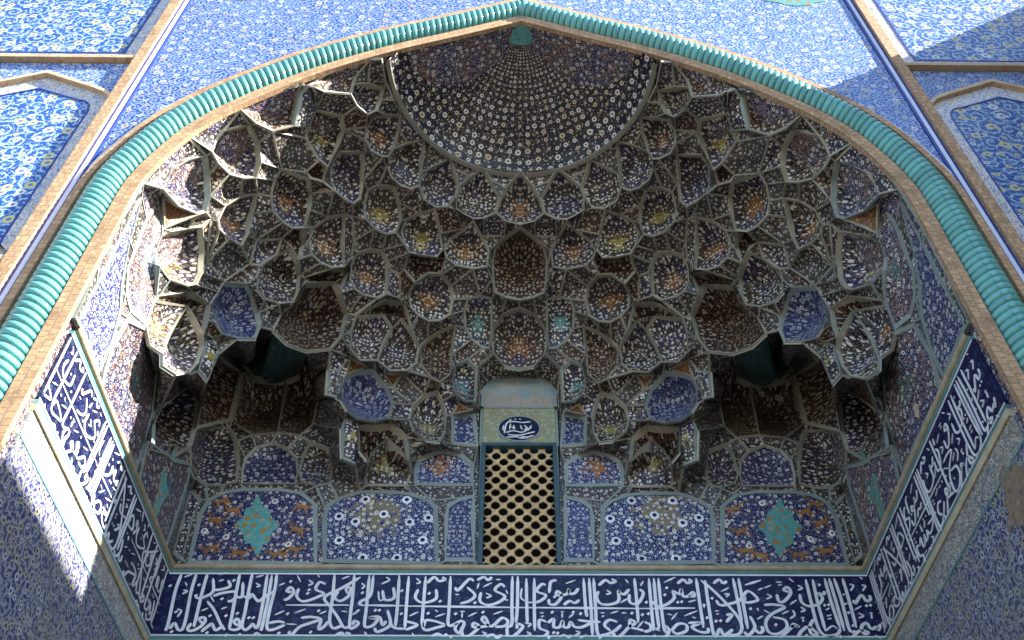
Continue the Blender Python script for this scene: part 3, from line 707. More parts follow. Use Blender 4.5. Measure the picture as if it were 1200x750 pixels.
# join pairs of triangles into kites where the result stays convex
def area2(f):
    a = 0
    for i in range(len(f)):
        p, q = nuv[f[i]], nuv[f[(i + 1) % len(f)]]; a += p[0] * q[1] - q[0] * p[1]
    return a / 2
def convex(f):
    s = None
    for i in range(len(f)):
        a, b, c = nuv[f[i - 1]], nuv[f[i]], nuv[f[(i + 1) % len(f)]]
        cr = (b[0] - a[0]) * (c[1] - b[1]) - (b[1] - a[1]) * (c[0] - b[0])
        if abs(cr) < 1e-6: continue
        if s is None: s = cr > 0
        elif s != (cr > 0): return False
    return True
changed = True
while changed:
    changed = False; em = {}
    for i, f in enumerate(tris):
        for a, b in zip(f, f[1:] + f[:1]): em.setdefault(frozenset((a, b)), []).append(i)
    cand = sorted([(-(Vector(nuv[tuple(e)[0]]) - Vector(nuv[tuple(e)[1]])).length, tuple(e), fs) for e, fs in em.items() if len(fs) == 2])
    used = set()
    for L, e, (i, j) in cand:
        if i in used or j in used: continue
        A, B = tris[i], tris[j]
        if len(A) + len(B) > 7: continue
        a, b = e
        if A[(A.index(a) + 1) % len(A)] != b: a, b = b, a
        if A[(A.index(a) + 1) % len(A)] != b or B[(B.index(b) + 1) % len(B)] != a: continue
        ia = A.index(b); ring = A[ia:] + A[:ia]           # starts at b, ends at a
        ib = B.index(a); rb = B[ib:] + B[:ib]              # starts at a, ends at b
        q = ring + rb[1:-1]
        if len(set(q)) == len(q) and convex(q): tris[i] = q; tris[j] = None; used.update((i, j)); changed = True
    tris = [t for t in tris if t]
CENTRE = Vector((0, YF - 0.4, 8.2 + H))
def make_cell(B, hollow, tile, parent, name, ribm, fw=0.024, flat=False, ribs=True, inner=False, lift=0.012):
    """one concave tile cell: outline B, panel sunk behind a raised rib that follows the outline"""
    n = len(B); c0 = sum(B, Vector()) / n
    nm = Vector()
    for i in range(n): nm += (B[i] - c0).cross(B[(i + 1) % n] - c0)
    ar = nm.length / 2; nm.normalize()
    if nm.dot(c0 - CENTRE) < 0: nm = -nm               # points away from the viewer's side
    size = math.sqrt(ar); D = hollow * size * 1.55
    zz = Vector((0, 0, 1)); e2 = zz - nm * zz.dot(nm)
    if e2.length < 0.1: e2 = Vector((0, 1, 0)) - nm * nm.y
    e2.normalize(); e1 = e2.cross(nm)
    # dense outline
    dense = []
    for i in range(n):
        a, b = B[i], B[(i + 1) % n]; k = max(1, min(3, int((b - a).length / 0.10)))
        for j in range(k): dense.append(a.lerp(b, j / k))
    N_ = len(dense)
    hmax = max(abs((p - c0).dot(e2)) for p in dense) or 1
    cb = c0 + e2 * (0.30 * hmax) if hollow >= 0.2 else c0      # niches are deepest under their heads
    def surf(i, s, up=0.0):
        p = cb + (dense[i % N_] - cb) * s
        h = (p - c0).dot(e2) / hmax
        return p + nm * (D * (1 - s ** 2.0) * (1 + 0.5 * h) - up)
    def uv(i, s): 
        d = cb + (dense[i % N_] - cb) * s - c0; return (d.dot(e1), d.dot(e2))
    def uvn(i, s):
        d = uv(i, s); return (d[0] / size, d[1] / size)
    sin_ = []
    for i in range(N_): sin_.append(max(0.35, 1 - fw * 1.3 / max(0.02, (dense[i] - cb).length)))
    g = MB()
    lv = [1.0, 0.72, 0.45, 0.2] if hollow > 0.03 else [1.0]
    for i in range(N_):
        j = (i + 1) % N_
        for a, b in zip(lv, lv[1:]):
            g.face([surf(i, sin_[i] * a), surf(j, sin_[j] * a), surf(j, sin_[j] * b), surf(i, sin_[i] * b)],
                   [uv(i, sin_[i] * a), uv(j, sin_[j] * a), uv(j, sin_[j] * b), uv(i, sin_[i] * b)],
                   [uvn(i, sin_[i] * a), uvn(j, sin_[j] * a), uvn(j, sin_[j] * b), uvn(i, sin_[i] * b)], sm=True)
        a = lv[-1]
        g.face([surf(i, sin_[i] * a), surf(j, sin_[j] * a), cb + nm * (D * (1 + 0.5 * (cb - c0).dot(e2) / hmax))], [uv(i, sin_[i] * a), uv(j, sin_[j] * a), (0, (cb - c0).dot(e2))], [uvn(i, sin_[i] * a), uvn(j, sin_[j] * a), (0, (cb - c0).dot(e2) / size)], sm=True)
    o = g.build(name, M[tile], parent)
    r = MB()
    for i in range(N_):
        j = (i + 1) % N_
        r.face([surf(i, 1.0, lift), surf(j, 1.0, lift), surf(j, sin_[j], lift), surf(i, sin_[i], lift)])
        r.face([surf(i, sin_[i], lift), surf(j, sin_[j], lift), surf(j, sin_[j], -0.004), surf(i, sin_[i], -0.004)])
        r.face([surf(i, 1.0, lift), surf(j, 1.0, lift), surf(j, 1.0, -0.03), surf(i, 1.0, -0.03)])
    if inner and N_ >= 9:
        # two fine ribs that fan from the head of the niche to its foot, and its inner shield
        top = max(range(N_), key=lambda i: (dense[i] - c0).dot(e2) - 0.25 * abs((dense[i] - c0).dot(e1)))
        def radial(q):
            an = math.atan2(q[1], q[0]); best = None
            for i in range(N_):
                a = uv(i, 1); b = uv((i + 1) % N_, 1)
                den = math.cos(an) * (b[1] - a[1]) - math.sin(an) * (b[0] - a[0])
                if abs(den) < 1e-9: continue
                t = (a[0] * (b[1] - a[1]) - a[1] * (b[0] - a[0])) / den
                w = (a[0] * math.sin(an) - a[1] * math.cos(an)) / den
                if t > 0 and -1e-4 <= w <= 1.0001 and (best is None or t < best[0]): best = (t, i, w)
            return best or (1.0, 0, 0.0)
        def lift3(q, up):
            L = math.hypot(*q); hit = radial(q); s = min(1, L / hit[0]) if L > 1e-6 else 0
            # follow the outline's own depth so the rib stays on the panel
            base = c0 + e1 * q[0] + e2 * q[1]
            if s > 0:
                base += nm * ((dense[hit[1]].lerp(dense[(hit[1] + 1) % N_], hit[2]) - c0).dot(nm) * s)
            return base + nm * (D * (1 - s * s) * (1 + 0.5 * q[1] / hmax) - up)
        T = uv(top, sin_[top])
        lo = min(uv(i, 1)[1] for i in range(N_)); hi_x = max(uv(i, 1)[0] for i in range(N_)); lo_x = min(uv(i, 1)[0] for i in range(N_))
        for ex in ((hi_x * 0.62, lo * 0.62), (lo_x * 0.62, lo * 0.62)):
            midq = ((T[0] + ex[0]) / 2 + ex[0] * 0.28, (T[1] + ex[1]) / 2)
            path = smooth_curve([T, midq, ex], 5)
            for a, b in zip(path, path[1:]):
                dx, dy = b[0] - a[0], b[1] - a[1]; L = math.hypot(dx, dy) or 1; ox, oy = -dy / L * 0.013, dx / L * 0.013
                r.face([lift3((a[0] + ox, a[1] + oy), 0.022), lift3((b[0] + ox, b[1] + oy), 0.022), lift3((b[0] - ox, b[1] - oy), 0.022), lift3((a[0] - ox, a[1] - oy), 0.022)])
    ro = r.build('rib', ribm, o)
    return o
def mir(B): return [Vector((-p.x, p.y, p.z)) for p in B]

vault = thing('muqarnas_vault', 'tiered honeycomb vault of dark tiled niches edged with pale ribs', 'vault')
backw = thing('tiled_back_wall', 'back wall of blue floral tile panels flanking the lattice window', 'wall')
sidew = {1: thing('tiled_side_wall', 'shaded tiled side wall with a small bare plaster patch', 'wall', 'side walls of the recess'),
         -1: thing('tiled_side_wall', 'tiled side wall bleached by direct sunlight beside the rope moulding', 'wall', 'side walls of the recess')}
for ids, c in zip(polys, CELLS):
    B = [pos[k].copy() for k in ids]
    sf, tile, hollow = c[0], c[1], c[2]
    if len(c) > 4:                                        # cell on the axis: join with its mirror image
        B = B + [Vector((-p.x, p.y, p.z)) for p in reversed(B) if p.x > 1e-4]
        make_cell(B, hollow, tile, vault, 'muqarnas_niche', M['rib']); continue
    for sd in (1, -1):
        BB_ = B if sd == 1 else mir(B)
        par = vault if sf in 'fb' else backw if sf == 'w' else sidew[sd]
        nm = 'muqarnas_niche' if sf in 'fb' else 'tile_panel'
        if hollow < 0: nm = 'pendant'
        rm = M['ribg'] if sf in 'ws' or tile in ('bl', 'tq') or hollow < 0 else M['rib']
        make_cell(BB_, hollow, tile, par, nm, rm, fw=0.042 if sf in 'ws' else 0.021, inner=False)
random.seed(11)
infill = {}
# the 150 largest web pieces of each half are parts of their own
AMIN = max(62.0, sorted((abs(area2(f)) for f in tris if sum(nuv[k][1] for k in f) / len(f) < 575), reverse=True)[148])
for f in tris:
    ar = abs(area2(f)); B = [npos[k].copy() for k in f]
    c = (sum(nuv[k][0] for k in f) / len(f), sum(nuv[k][1] for k in f) / len(f))
    side = c[0] > 1020 and c[1] > 250
    back = c[1] > 575 and not side
    tile = random.choice(['wb'] * 8 + ['dk'] * 5 + ['rd'] * 2 if not (side or back) else ['wb', 'sp'])
    for sd in (1, -1):
        BB_ = B if sd == 1 else mir(B)
        par = sidew[sd] if side else backw if back else vault
        if ar < AMIN:                                       # slivers too small to read: one part per wall
            infill.setdefault(par.name, (par, MB()))[1].face(BB_); continue
        make_cell(BB_, 0.10 if ar > 120 and not (side or back) else 0.0, tile, par, 'web_panel', M['ribg'] if side or back else M['rib'], fw=0.012 if ar > 110 else 0.016)
for par, g in infill.values():
    g.build('web_infill', M['wb'], par)['kind'] = 'stuff'

# ------------------------------------------------------------------ lattice window, plaque and blind lunette on the axis
WX = 0.435
zb, zt = ZC + 0.03, on_y(611, 524, YB).z
win = thing('lattice_window', 'cream clay lattice window with rows of dark round holes', 'window')
g = MB()
for x0, x1, z0, z1 in ((-WX - 0.05, -WX, zb, zt), (WX, WX + 0.05, zb, zt), (-WX - 0.05, WX + 0.05, zt, zt + 0.05)):
    g.box(x0, x1, YB - 0.035, YB + 0.30, z0, z1)
g.build('window_frame', M['winframe'], win, merge=False)
a = 0.098                                               # half diagonal of one lattice tile
def lattice_tile():
    g = MB(); nh = 6; yf, yb = -0.016, 0.006
    out = [(a, 0), (a / 2, a / 2), (0, a), (-a / 2, a / 2), (-a, 0), (-a / 2, -a / 2), (0, -a), (a / 2, -a / 2)]
    inn = []
    for k in range(8):
        an = math.pi / 4 * k; r = 0.062 if k % 2 == 0 else 0.058
        inn.append((math.cos(an) * r, math.sin(an) * r))
    V = lambda q, y: Vector((q[0], y, q[1]))
    for k in range(8):
        j = (k + 1) % 8
        mid0 = (inn[k][0] * 1.1, inn[k][1] * 1.1); mid1 = (inn[j][0] * 1.1, inn[j][1] * 1.1)
        g.face([V(out[k], yf + 0.012), V(out[j], yf + 0.012), V(mid1, yf), V(mid0, yf)])
        g.face([V(mid0, yf), V(mid1, yf), V(inn[j], yf + 0.006), V(inn[k], yf + 0.006)])
        g.face([V(inn[k], yf + 0.006), V(inn[j], yf + 0.006), V(inn[j], yb), V(inn[k], yb)])
    return g
lp = None; YL = YB + 0.05
nrow = int((zt - zb) / a) + 3
for r in range(nrow):
    for c in range(-3, 4):
        x = c * 2 * a + (a if r % 2 else 0); z = zb + r * a
        if abs(x) > WX + a * 0.4 or z > zt + a * 0.9: continue
        if lp is None: lp = lattice_tile().build('lattice_tile', M['lattice'], win); o = lp
        else: o = bpy.data.objects.new('lattice_tile', lp.data); col.objects.link(o); o.parent = win
        o.location = (x, YL, z)
g = MB(); g.box(-0.8, 0.8, YB + 0.34, YB + 0.36, zb - 0.3, zt + 0.3); g.build('painted_dark_sheet', M['dark'], win, merge=False)  # solid sheet behind the holes, darkness of the room put into its colour
# plaque
zp = on_y(611, 480, YB).z
plq = thing('plaque', 'green floral plaque with an oval navy cartouche of white script', 'plaque')
PX = 0.478
g = MB(); g.box(-PX, PX, YB - 0.02, YB + 0.2, zt + 0.052, zp); g.build('plaque_field', M['green'], plq, merge=False)
g = MB(); g.box(-PX, PX, YB - 0.028, YB + 0.1, zp, zp + 0.03); g.build('plaque_ledge', M['ribg'], plq, merge=False)
zc_ = on_y(611, 502, YB - 0.03).z; RX, RZ = 0.265, 0.205
def oval(name, rx, rz, y, mat):
    g = MB(); n = 40
    P = lambda k, yy: Vector((math.cos(2 * math.pi * k / n) * rx, yy, zc_ + math.sin(2 * math.pi * k / n) * rz))
    for k in range(n):
        g.face([Vector((0, y, zc_)), P(k, y), P(k + 1, y)]); g.face([P(k, y), P(k + 1, y), P(k + 1, y + 0.03), P(k, y + 0.03)])
    return g.build(name, mat, plq)
oval('cartouche_rim', RX + 0.028, RZ + 0.028, YB - 0.030, M['ribg']); oval('cartouche', RX, RZ, YB - 0.036, M['navyp'])
# lunette
lun = thing('lunette', 'plain weathered grey plaster lunette above the green plaque', 'panel')
prof = [on_y(u, v, YB) for (u, v) in ((611, 441), (630, 443), (645, 450), (653, 459))]
prof = [(0.0, prof[0].z)] + [(p.x * 1.03, p.z) for p in prof[1:]] + [(PX, prof[-1].z - 0.12), (PX, zp + 0.03)]
g = MB(); full = [(-x, z) for x, z in reversed(prof)] + prof[1:]
for q0, q1 in zip(full, full[1:]):
    g.face([Vector((q0[0], YB - 0.006, q0[1])), Vector((q1[0], YB - 0.006, q1[1])), Vector((q1[0], YB - 0.006, zp + 0.03)), Vector((q0[0], YB - 0.006, zp + 0.03))])
g.build('lunette_plaster', M['plaster'], lun)
g = MB()
for x0, x1 in ((-0.505, -WX - 0.055), (WX + 0.055, 0.505)): g.box(x0, x1, YB + 0.02, YB + 0.05, zb, zt + 0.052)
g.box(-0.52, 0.52, YB + 0.02, YB + 0.05, zt + 0.052, prof[0][1] + 0.25); g.build('lunette_bed', M['ribg'], lun, merge=False)
g = MB(); random.seed(8); zl = zp + 0.03; nx = 26
tops = [zl + 0.24 + random.uniform(-0.05, 0.05) + 0.05 * math.sin(k * 0.7) for k in range(nx + 1)]
for k in range(nx):
    xa, xb = -PX + 0.012 + (2 * PX - 0.024) * k / nx, -PX + 0.012 + (2 * PX - 0.024) * (k + 1) / nx
    g.face([Vector((xa, YB - 0.010, zl)), Vector((xb, YB - 0.010, zl)), Vector((xb, YB - 0.010, tops[k + 1])), Vector((xa, YB - 0.010, tops[k]))])
g.build('plaster_repair', M['plaster2'], lun)
g = MB()
for q0, q1 in zip(full, full[1:]):
    def e(q, k): 
        d = Vector((q[0], 0, q[1] - zp - 0.03)); d = d.normalized() if d.length > 0 else Vector((1, 0, 0)); return Vector((q[0], 0, q[1])) + d * k
    for k0, k1, y0, y1 in ((0, 0.04, -0.03, -0.03), (0, 0, -0.03, 0.0), (0.04, 0.04, -0.03, 0.05)):
        A0, A1, B0, B1 = e(q0, k0), e(q1, k0), e(q0, k1), e(q1, k1)
        A0.y = A1.y = YB + y0; B0.y = B1.y = YB + y1
        g.face([A0, A1, B1, B0])
g.build('lunette_edge', M['ribg'], lun)

# ------------------------------------------------------------------ medallions and repairs set in the wall tiles
def medallion(parent, centre, e1, e2, nrm, rx, rz, mat, name, lobes=8):
    g = MB(); n = 48; pts = []
    for k in range(n):
        t = 2 * math.pi * k / n
        r = 1 / (abs(math.cos(t)) + abs(math.sin(t))) ** 0.85 * (1 + 0.085 * math.cos(lobes * t))
        pts.append(centre + e1 * (math.cos(t) * r * rx) + e2 * (math.sin(t) * r * rz) + nrm * 0.006)
    for k in range(n):
        p, q = pts[k], pts[(k + 1) % n]; c = centre + nrm * 0.006
        u = lambda w: ((w - centre).dot(e1), (w - centre).dot(e2))
        g.face([c, p, q], [u(c), u(p), u(q)]); g.face([p, q, q - nrm * 0.008, p - nrm * 0.008], [u(p), u(q), u(q), u(p)])
    return g.build(name, mat, parent)
M['medal'] = floral('tile_medallion', (0.07, 0.30, 0.29), (0.09, 0.26, 0.25), (0.16, 0.34, 0.30), (0.36, 0.17, 0.04), (0.30, 0.36, 0.28), GLD, (0.12, 0.30, 0.24), s1=9.0, R=0.32, dot=0.2, vw=0.05, wamt=0.1)
M['beast'] = plain('ochre_glaze', (0.34, 0.17, 0.04), (0.28, 0.11, 0.04), 9.0, 0.4, 0.1)
X1, Y1, Z1 = Vector((1, 0, 0)), Vector((0, 1, 0)), Vector((0, 0, 1))
random.seed(5)
# a running animal in ochre glaze: body, neck and head, legs, tail
BEAST = [[(-1, -.25), (.7, -.3), (.9, .2), (-.8, .3)], [(.7, .1), (1.0, .0), (1.35, .75), (1.05, .8)], [(1.05, .8), (1.2, .55), (1.7, .5), (1.65, .7)], [(-1, -.25), (-.7, -.25), (-1.25, -1.0), (-1.45, -.95)], [(-.6, -.28), (-.3, -.28), (-.5, -1.0), (-.7, -1.0)], [(.3, -.29), (.6, -.3), (1.05, -.95), (.85, -1.0)], [(-.8, .3), (-.9, .05), (-1.5, .45), (-1.45, .6)]]
for sd in (1, -1):
    c = on_y(914, 618, YB); c.x *= sd
    ax = on_y(915, 590, YB) - on_y(916, 648, YB); ax.x *= sd; ax.normalize()
    medallion(backw, c, X1, ax, -Y1, 0.25, 0.42, M['medal'], 'turquoise_medallion')
    for (u, v) in ((860, 596), (868, 622), (872, 645), (955, 590), (962, 612), (968, 645), (890, 650), (935, 650), (942, 600)):
        q = on_y(u, v, YB); q.x *= sd
        g = MB(); s = 0.085; fl = random.choice((-1, 1)); tl = random.uniform(-0.35, 0.35)
        for quad in BEAST:
            pts = []
            for (bx, bz) in quad:
                bx *= fl; pts.append(q + X1 * (s * (bx * math.cos(tl) - bz * math.sin(tl))) + Z1 * (s * 1.15 * (bx * math.sin(tl) + bz * math.cos(tl))) - Y1 * 0.005)
            g.face(pts)
        g.build('ochre_beast', M['beast'], backw)
    c = on_x(1023, 570, XW); c.x *= sd
    medallion(sidew[sd], c, Y1, Z1, -X1 * sd, 0.16, 0.62, M['medal'], 'turquoise_medallion', 6)
    c = on_x(1055, 318, XW - 0.0); c.x *= sd
    medallion(sidew[sd], c, Y1, Z1, -X1 * sd, 0.12, 0.3, M['medal'], 'turquoise_medallion', 6)
for sd in (1, -1):
    c = on_y(932, 1, YF); c.x *= sd
    medallion(facade, c, X1, Z1, -Y1, 0.42, 0.2, M['medal'], 'turquoise_medallion', 6)
def wall_patch(sd, px):
    g = MB(); P = []
    for (u, v) in px:
        p = on_x(u, v, XW - 0.008) if sd == 1 else on_x(u, v, -XW + 0.008)
        P.append(p)
    c = sum(P, Vector()) / len(P)
    for p, q in zip(P, P[1:] + P[:1]): g.face([c, p, q]); g.face([p, q, q + X1 * sd * .01, p + X1 * sd * .01])
    g.build('plaster_patch', M['patch'], sidew[sd])
wall_patch(1, [(1056, 441), (1066, 438), (1069, 452), (1068, 470), (1058, 468), (1057, 455)])
wall_patch(1, [(1071, 473), (1076, 474), (1077, 490), (1072, 488)])
wall_patch(-1, [(150, 436), (162, 430), (164, 450), (158, 466), (151, 458)])

def rosette(parent, c, r, eye):
    g = MB(); n = 14
    P = lambda k, q, y: Vector((c.x + math.cos(2 * math.pi * k / n) * q, YB - y, c.z + math.sin(2 * math.pi * k / n) * q))
    for k in range(n):
        g.face([P(k, r * (1.0 + 0.1 * (k % 2)), 0.003), P(k + 1, r * (1.0 + 0.1 * ((k + 1) % 2)), 0.003), P(k + 1, r * 0.5, 0.009), P(k, r * 0.5, 0.009)], mi=0)
        g.face([P(k, r * 0.5, 0.009), P(k + 1, r * 0.5, 0.009), Vector((c.x, YB - 0.005, c.z))], mi=1)
    g.build('rosette', [M['white'], eye], parent)
for sd in (1, -1):
    for (u, v) in ((740, 587), (788, 587), (767, 604), (715, 608), (737, 613), (800, 613), (722, 634), (752, 655), (792, 655), (819, 607), (819, 635), (893, 590), (852, 612), (878, 640), (950, 632), (975, 625)):
        q = on_y(u, v, YB); q.x *= sd
        rosette(backw, q, 0.056 if u < 830 else 0.04, M['beast'] if u > 830 else M['navyp'])
# ------------------------------------------------------------------ lettering: pen strokes surveyed from the band
S = ["155,60 90,240 20,560 -10,640|305,60 250,240 180,580 120,630 85,560 30,620|415,60 360,250 300,500 275,600|300,270 300,300 330,310 400,290 470,240 470,110|440,280 480,350|410,340 480,430 550,580 590,630|480,230 560,220 640,190 620,130|470,290 560,260 700,240|740,60 700,260 660,480 630,620|690,240 700,300 650,340 615,340|700,300 760,290 770,150|865,60 830,230 790,450 760,580 790,630 840,600 870,570 900,610 930,560 980,300 1015,70|770,290 830,310 860,270 900,320 930,340 1000,290 1090,240|1060,80 1020,330 970,560 950,640|1110,70 1090,220 1040,420 1010,600 1060,630 1190,580|1030,560 1130,545 1190,560|330,540 380,560 390,510 340,510 330,540|390,540 340,600 250,640 215,620 250,560|350,650 410,600 460,570 490,630 540,610 570,580|630,620 690,630 740,600 720,520 680,550 720,590|860,700 910,660 960,700|180,100 260,70|350,440 420,410|530,75 620,50|900,100 980,80|1130,185 1190,160|1090,480 1190,435|190,150 210,190|110,500 150,440 110,420|160,270 210,240 170,230|530,140 580,125|550,420 610,400|900,160 940,185 905,200",
"-20,330 30,310 80,250 50,200 10,240 60,250|130,210 110,290 160,340 240,330 340,290 380,260 300,220 340,150 400,170|490,70 470,300 440,520 470,610 530,600 570,580|750,100 560,210 390,300 450,400 520,500 580,600 640,600|690,70 670,300 640,590 690,600 730,560 690,540 670,580|600,240 640,260 650,210 620,200 600,240|650,250 620,300 540,340 490,300 530,240|0,380 640,380|760,382 1200,387|1080,200 1090,300 1040,330 990,320 970,230|990,320 940,330 930,240|880,80 850,280 760,340 740,370 780,385|840,80 810,400 790,580 830,600 880,580 920,520 840,510 940,500 970,580 1010,540|1020,430 1050,540 1030,600 920,650 890,610|1050,560 1090,610 1200,620|1140,80 1120,400 1100,600|150,510 250,500 350,520 250,560 140,600 60,680 30,690 40,640|0,570 110,575|430,540 380,600 330,620 360,520|90,460 200,420|340,470 410,440|115,80 150,150|320,80 340,100|230,130 270,160 225,185|560,120 640,90|960,170 1040,130 1010,100|760,160 790,190 760,220|560,440 620,450|480,700 560,660 600,700 640,670 600,660|790,650 830,700 870,680|670,480 730,440",
"35,90 10,400 -5,620|205,90 180,400 170,560 200,630 300,610 390,575 220,530 180,600|130,220 100,300 150,350 230,350 310,310 310,220|455,90 440,400 430,570 480,580 560,540 590,570 540,660 500,620 520,560|0,390 1200,405|500,200 530,230 640,120 690,140|620,200 700,280 640,340 550,365|1000,200 960,170 900,230 1000,290 940,350 830,380 750,340 760,250|1075,90 1070,400 1070,570 1020,600|1130,90 1125,400 1110,560|0,540 120,580 0,630|560,600 580,690 640,690 740,600 690,560 680,600 760,600 830,580 800,500 770,530 840,590 890,580 970,510 1030,540 1000,590 900,600|1020,600 1030,690 1090,690 1180,600 1130,570 1120,620|1170,210 1160,300 1200,340|220,160 290,100 340,140 400,120 370,100|110,110 150,150 110,165|40,490 130,450|300,500 400,465|300,430 330,450|630,495 720,455|880,475 980,440|550,445 600,445|570,450 570,510|720,130 790,100 830,130 870,100|780,200 870,155|740,160 720,220|810,260 860,290 810,310|500,275 540,275|1010,230 1030,270|1000,330 1035,330|910,125 960,125|260,700 330,670 380,700 420,670|770,650 810,670 770,695|70,660 95,715|810,700 880,680 920,710 970,680",
"15,110 20,400 25,560|95,110 95,400 100,640|0,355 110,350|210,180 170,170 120,240 210,280 170,330 110,355|0,405 1200,415|240,320 250,370 310,370 370,290 330,240 320,280 420,270 440,220 450,265 500,260 540,210|245,260 260,150 320,130|590,110 610,400 625,500|645,110 665,400 680,700|690,110 710,400 730,660 800,680 900,640 970,580|740,240 720,300 760,365 850,375 940,340 940,240 960,260 1000,270 1050,220|1050,270 1050,340 1090,370 1150,350 1190,260 1150,220|1100,110 1120,300 1140,560|220,550 150,530 150,610 230,650 180,700 60,715 0,700|230,560 290,520 290,600 350,600 380,540 390,600 440,600 460,550 500,600 580,600 700,540|530,530 640,545 760,550|930,550 850,530 800,580 860,640|890,660 910,710 960,690 1050,600 1110,560 1060,530 1060,600 1130,620 1200,640|1130,610 1190,540|0,560 60,570 30,600|410,165 510,130|390,380 450,340 500,360 550,330|740,185 810,130 860,160 910,140 870,120|1010,120 1040,160|820,230 860,260 815,275|960,360 1040,310|860,465 940,440|150,460 190,460|160,500 190,490|760,460 800,460|770,495 800,490|970,460 1020,460|360,450 395,450|375,460 375,510|440,510 490,470|350,700 400,680 440,710 460,680|510,640 550,660 500,690|550,715 620,680|20,650 60,670 20,685|1160,190 1190,140",
"45,110 70,400 95,640|95,110 120,400 150,620|140,110 170,400 200,620 230,650|0,415 510,410|80,340 130,390 220,375 300,310 290,240 350,270 370,220 390,290 440,290 490,250 500,290 440,290|520,110 555,350 595,610|570,130 700,240 830,370 940,500 980,600 950,670 870,680 820,660|610,130 640,350 690,650 720,690 760,620 800,680 870,640 880,620|720,330 760,380 850,370 960,330 1040,240 1140,320 1080,350 1010,350 1010,290|890,110 940,350 980,560|945,110 990,350 1040,620|1060,490 1110,600 1050,680 1000,650|1110,620 1150,660 1190,640 1180,590|0,550 60,580 60,630 0,650|110,680 100,720 200,710 250,640 210,590 200,640|270,640 340,570 420,580 420,640 330,670 280,640|440,560 560,560 480,600 560,650 640,650 640,610|160,640 110,620 150,610|195,155 310,100|330,165 390,125 430,160 470,140 440,120|690,165 750,125 790,160 830,140|1010,180 1170,130|770,245 850,205|800,270 850,270 820,300|440,350 520,330|400,490 530,440|1140,230 1190,210|1130,525 1190,490|270,530 330,460|230,470 280,480|710,440 750,440|720,470 750,470|820,480 880,480 820,555|590,370 605,410|1130,410 1150,440|480,500 520,515",
"420,120 480,370 530,560 580,660 660,690 740,670 770,620|490,120 540,350 620,640|610,110 680,360 770,620|655,110 720,330 810,640|705,110 780,330 850,600 890,650 920,640|790,110 850,310 930,610|360,270 380,350 450,390 550,370 590,310 550,260 600,270 610,240|130,270 150,340 200,345 270,260 240,200 200,230 260,250|0,380 100,375 210,400 80,470 20,550 50,650 140,670 230,610 210,530 90,500|0,430 60,460|160,720 230,650 300,590 350,600 300,570 280,610|290,690 330,710 380,640 450,600 540,670 480,670 460,600 500,520|620,640 690,590 740,620|840,690 880,710 960,640 1050,650 1010,670 980,600 1030,560 1080,620 1130,600 1150,630 1170,570|900,330 920,360 980,280 1030,340 1070,320 1060,280|0,210 75,180|30,270 75,295 25,320|120,150 180,150|140,180 180,175|250,110 300,150|340,180 385,210 340,230|260,375 330,330|180,470 250,440|370,400 410,430 370,450|260,520 310,480 290,430|370,510 410,505|390,520 400,550|620,430 660,410|630,490 680,480|640,520 680,515|860,170 900,185 870,240|980,180 1020,190 990,240|910,430 980,390|950,460 1000,490 950,510|1060,465 1090,460|1080,470 1085,520|790,280 810,270|800,380 840,360|1120,680 1180,725|960,100 990,120"]
DOTS = ["680,135 715,465 830,510 875,510 1130,665 560,320 440,490 600,490 55,650 410,660 600,685 735,680 330,180 40,190 100,450", "50,145 220,265 250,655 900,435 940,435 725,440 770,260 1160,470 330,440 20,470 1165,240 235,230", "240,265 230,465 780,455 460,700 350,345 505,470 700,360", "275,455 290,660 330,665 485,455 560,470 1075,465 1180,480 240,710 755,710 300,300", "205,280 225,210 335,355 375,350 720,545 765,540 630,510 1065,420 20,355 40,470 680,315 600,385", "120,580 555,180 610,385 650,380 1030,390 1070,385 895,590 430,690 770,700 850,460"]
def parse(t): return [[tuple(float(c) for c in p.split(',')) for p in s.split()] for s in t.split('|')]
# the six stretches of the band in metres: x along the wall, z up from the band's foot
def to_band(k, p):
    q = on_y(195 + 140 * k + p[0] / 8.5714, 665 + p[1] / 8.5714, YB); return (q.x, q.z)
def pen(g, pts, place, w, lift, ang=1.15):
    """a broad-nib stroke: wide down strokes, thin cross strokes"""
    c = smooth_curve(pts, 5) if len(pts) > 2 else [pts[0], tuple((a + b) / 2 for a, b in zip(pts[0], pts[1])), pts[1]]
    L, R = [], []
    for i, p in enumerate(c):
        a = c[max(0, i - 1)]; b = c[min(len(c) - 1, i + 1)]
        dx, dz = b[0] - a[0], b[1] - a[1]; l = math.hypot(dx, dz) or 1e-6
        t = abs(math.sin(math.atan2(dz, dx) - ang + math.pi / 2)); ww = w * (0.66 + 0.36 * t)
        if i in (0, len(c) - 1): ww *= 0.4
        L.append((p[0] - dz / l * ww / 2, p[1] + dx / l * ww / 2)); R.append((p[0] + dz / l * ww / 2, p[1] - dx / l * ww / 2))
    for i in range(len(c) - 1):
        g.face([place(L[i], lift), place(R[i], lift), place(R[i + 1], lift), place(L[i + 1], lift)])
        g.face([place(L[i], lift), place(L[i + 1], lift), place(L[i + 1], 0.0), place(L[i], 0.0)])
        g.face([place(R[i], lift), place(R[i + 1], lift), place(R[i + 1], 0.0), place(R[i], 0.0)])
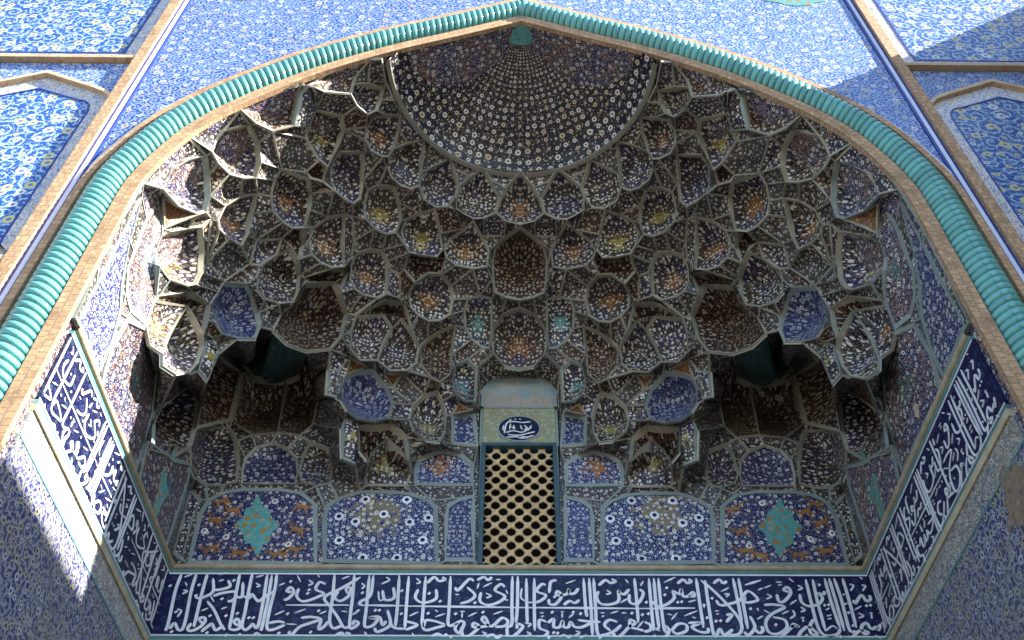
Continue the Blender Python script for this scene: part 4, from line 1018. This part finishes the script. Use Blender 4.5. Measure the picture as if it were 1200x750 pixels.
def diamond(g, p, place, r, lift):
    Q = [(p[0] + r, p[1] + r * .2), (p[0] + r * .1, p[1] + r), (p[0] - r, p[1] - r * .1), (p[0] - r * .1, p[1] - r)]
    g.face([place(q, lift) for q in Q])
def letters(k, place, parent, mapf, w=0.036):
    g = MB(); i = 0
    for s in parse(S[k]):
        main = sum(math.hypot(b[0] - a[0], b[1] - a[1]) for a, b in zip(s, s[1:])) > 150
        pen(g, [mapf(p) for p in s], place, w if main else w * 0.62, 0.006 + 0.00012 * i); i += 1
    for d in DOTS[k].split(): diamond(g, mapf(tuple(float(c) for c in d.split(','))), place, w * 0.62, 0.006 + 0.00012 * i); i += 1
    g.build('lettering', M['white'], parent)
for k in range(6):
    letters(k, lambda q, l: Vector((q[0], YB - l, q[1])), bands[0], lambda p, k=k: to_band(k, p))
WP, DEPTH = 1.36, YB - YF - 0.17
for sd, seq in ((1, (5, 3, 4)), (-1, (1, 4, 2))):
    step = DEPTH / 3
    for j, k in enumerate(seq):
        # scripts run from right to left: on the right wall from the front to the back, on the left wall from the back out
        y_r = YF + 0.17 + step * j if sd == 1 else YB - step * j
        def place(q, l, sd=sd): return Vector((sd * (XW - l), q[0], q[1]))
        def mp(p, k=k, y_r=y_r, sd=sd):
            x, z = to_band(k, p); x1, _ = to_band(k, (1200, 400)); x0, _ = to_band(k, (0, 400))
            t = min(1.0, max(0.0, (x1 - x) / (x1 - x0)))          # 0 at the right end of the words
            return (y_r + t * step if sd == 1 else y_r - t * step, z)
        letters(k, place, bands[sd], mp, 0.025)
# cartouche script
g = MB(); pl = lambda q, l: Vector((q[0], YB - 0.036 - l, q[1]))
CT = "235,590 260,480 330,460 420,470 510,460|250,580 330,560 420,575 520,520|270,600 380,610 470,590 550,570|260,630 360,625 420,640 540,610|300,480 290,550|310,520 340,540 330,500|440,500 470,530 440,550|400,500 420,550|220,560 230,500|340,430 360,440|390,430 410,440|280,450 310,440|480,560 515,500|400,635 440,625 480,640"
for i, s in enumerate(parse(CT)):
    pen(g, [((p[0] - 388) * 0.00128, zc_ - (p[1] - 530) * 0.00162) for p in s], pl, 0.022, 0.004 + 0.0001 * i)
g.build('cartouche_lettering', M['white'], plq)
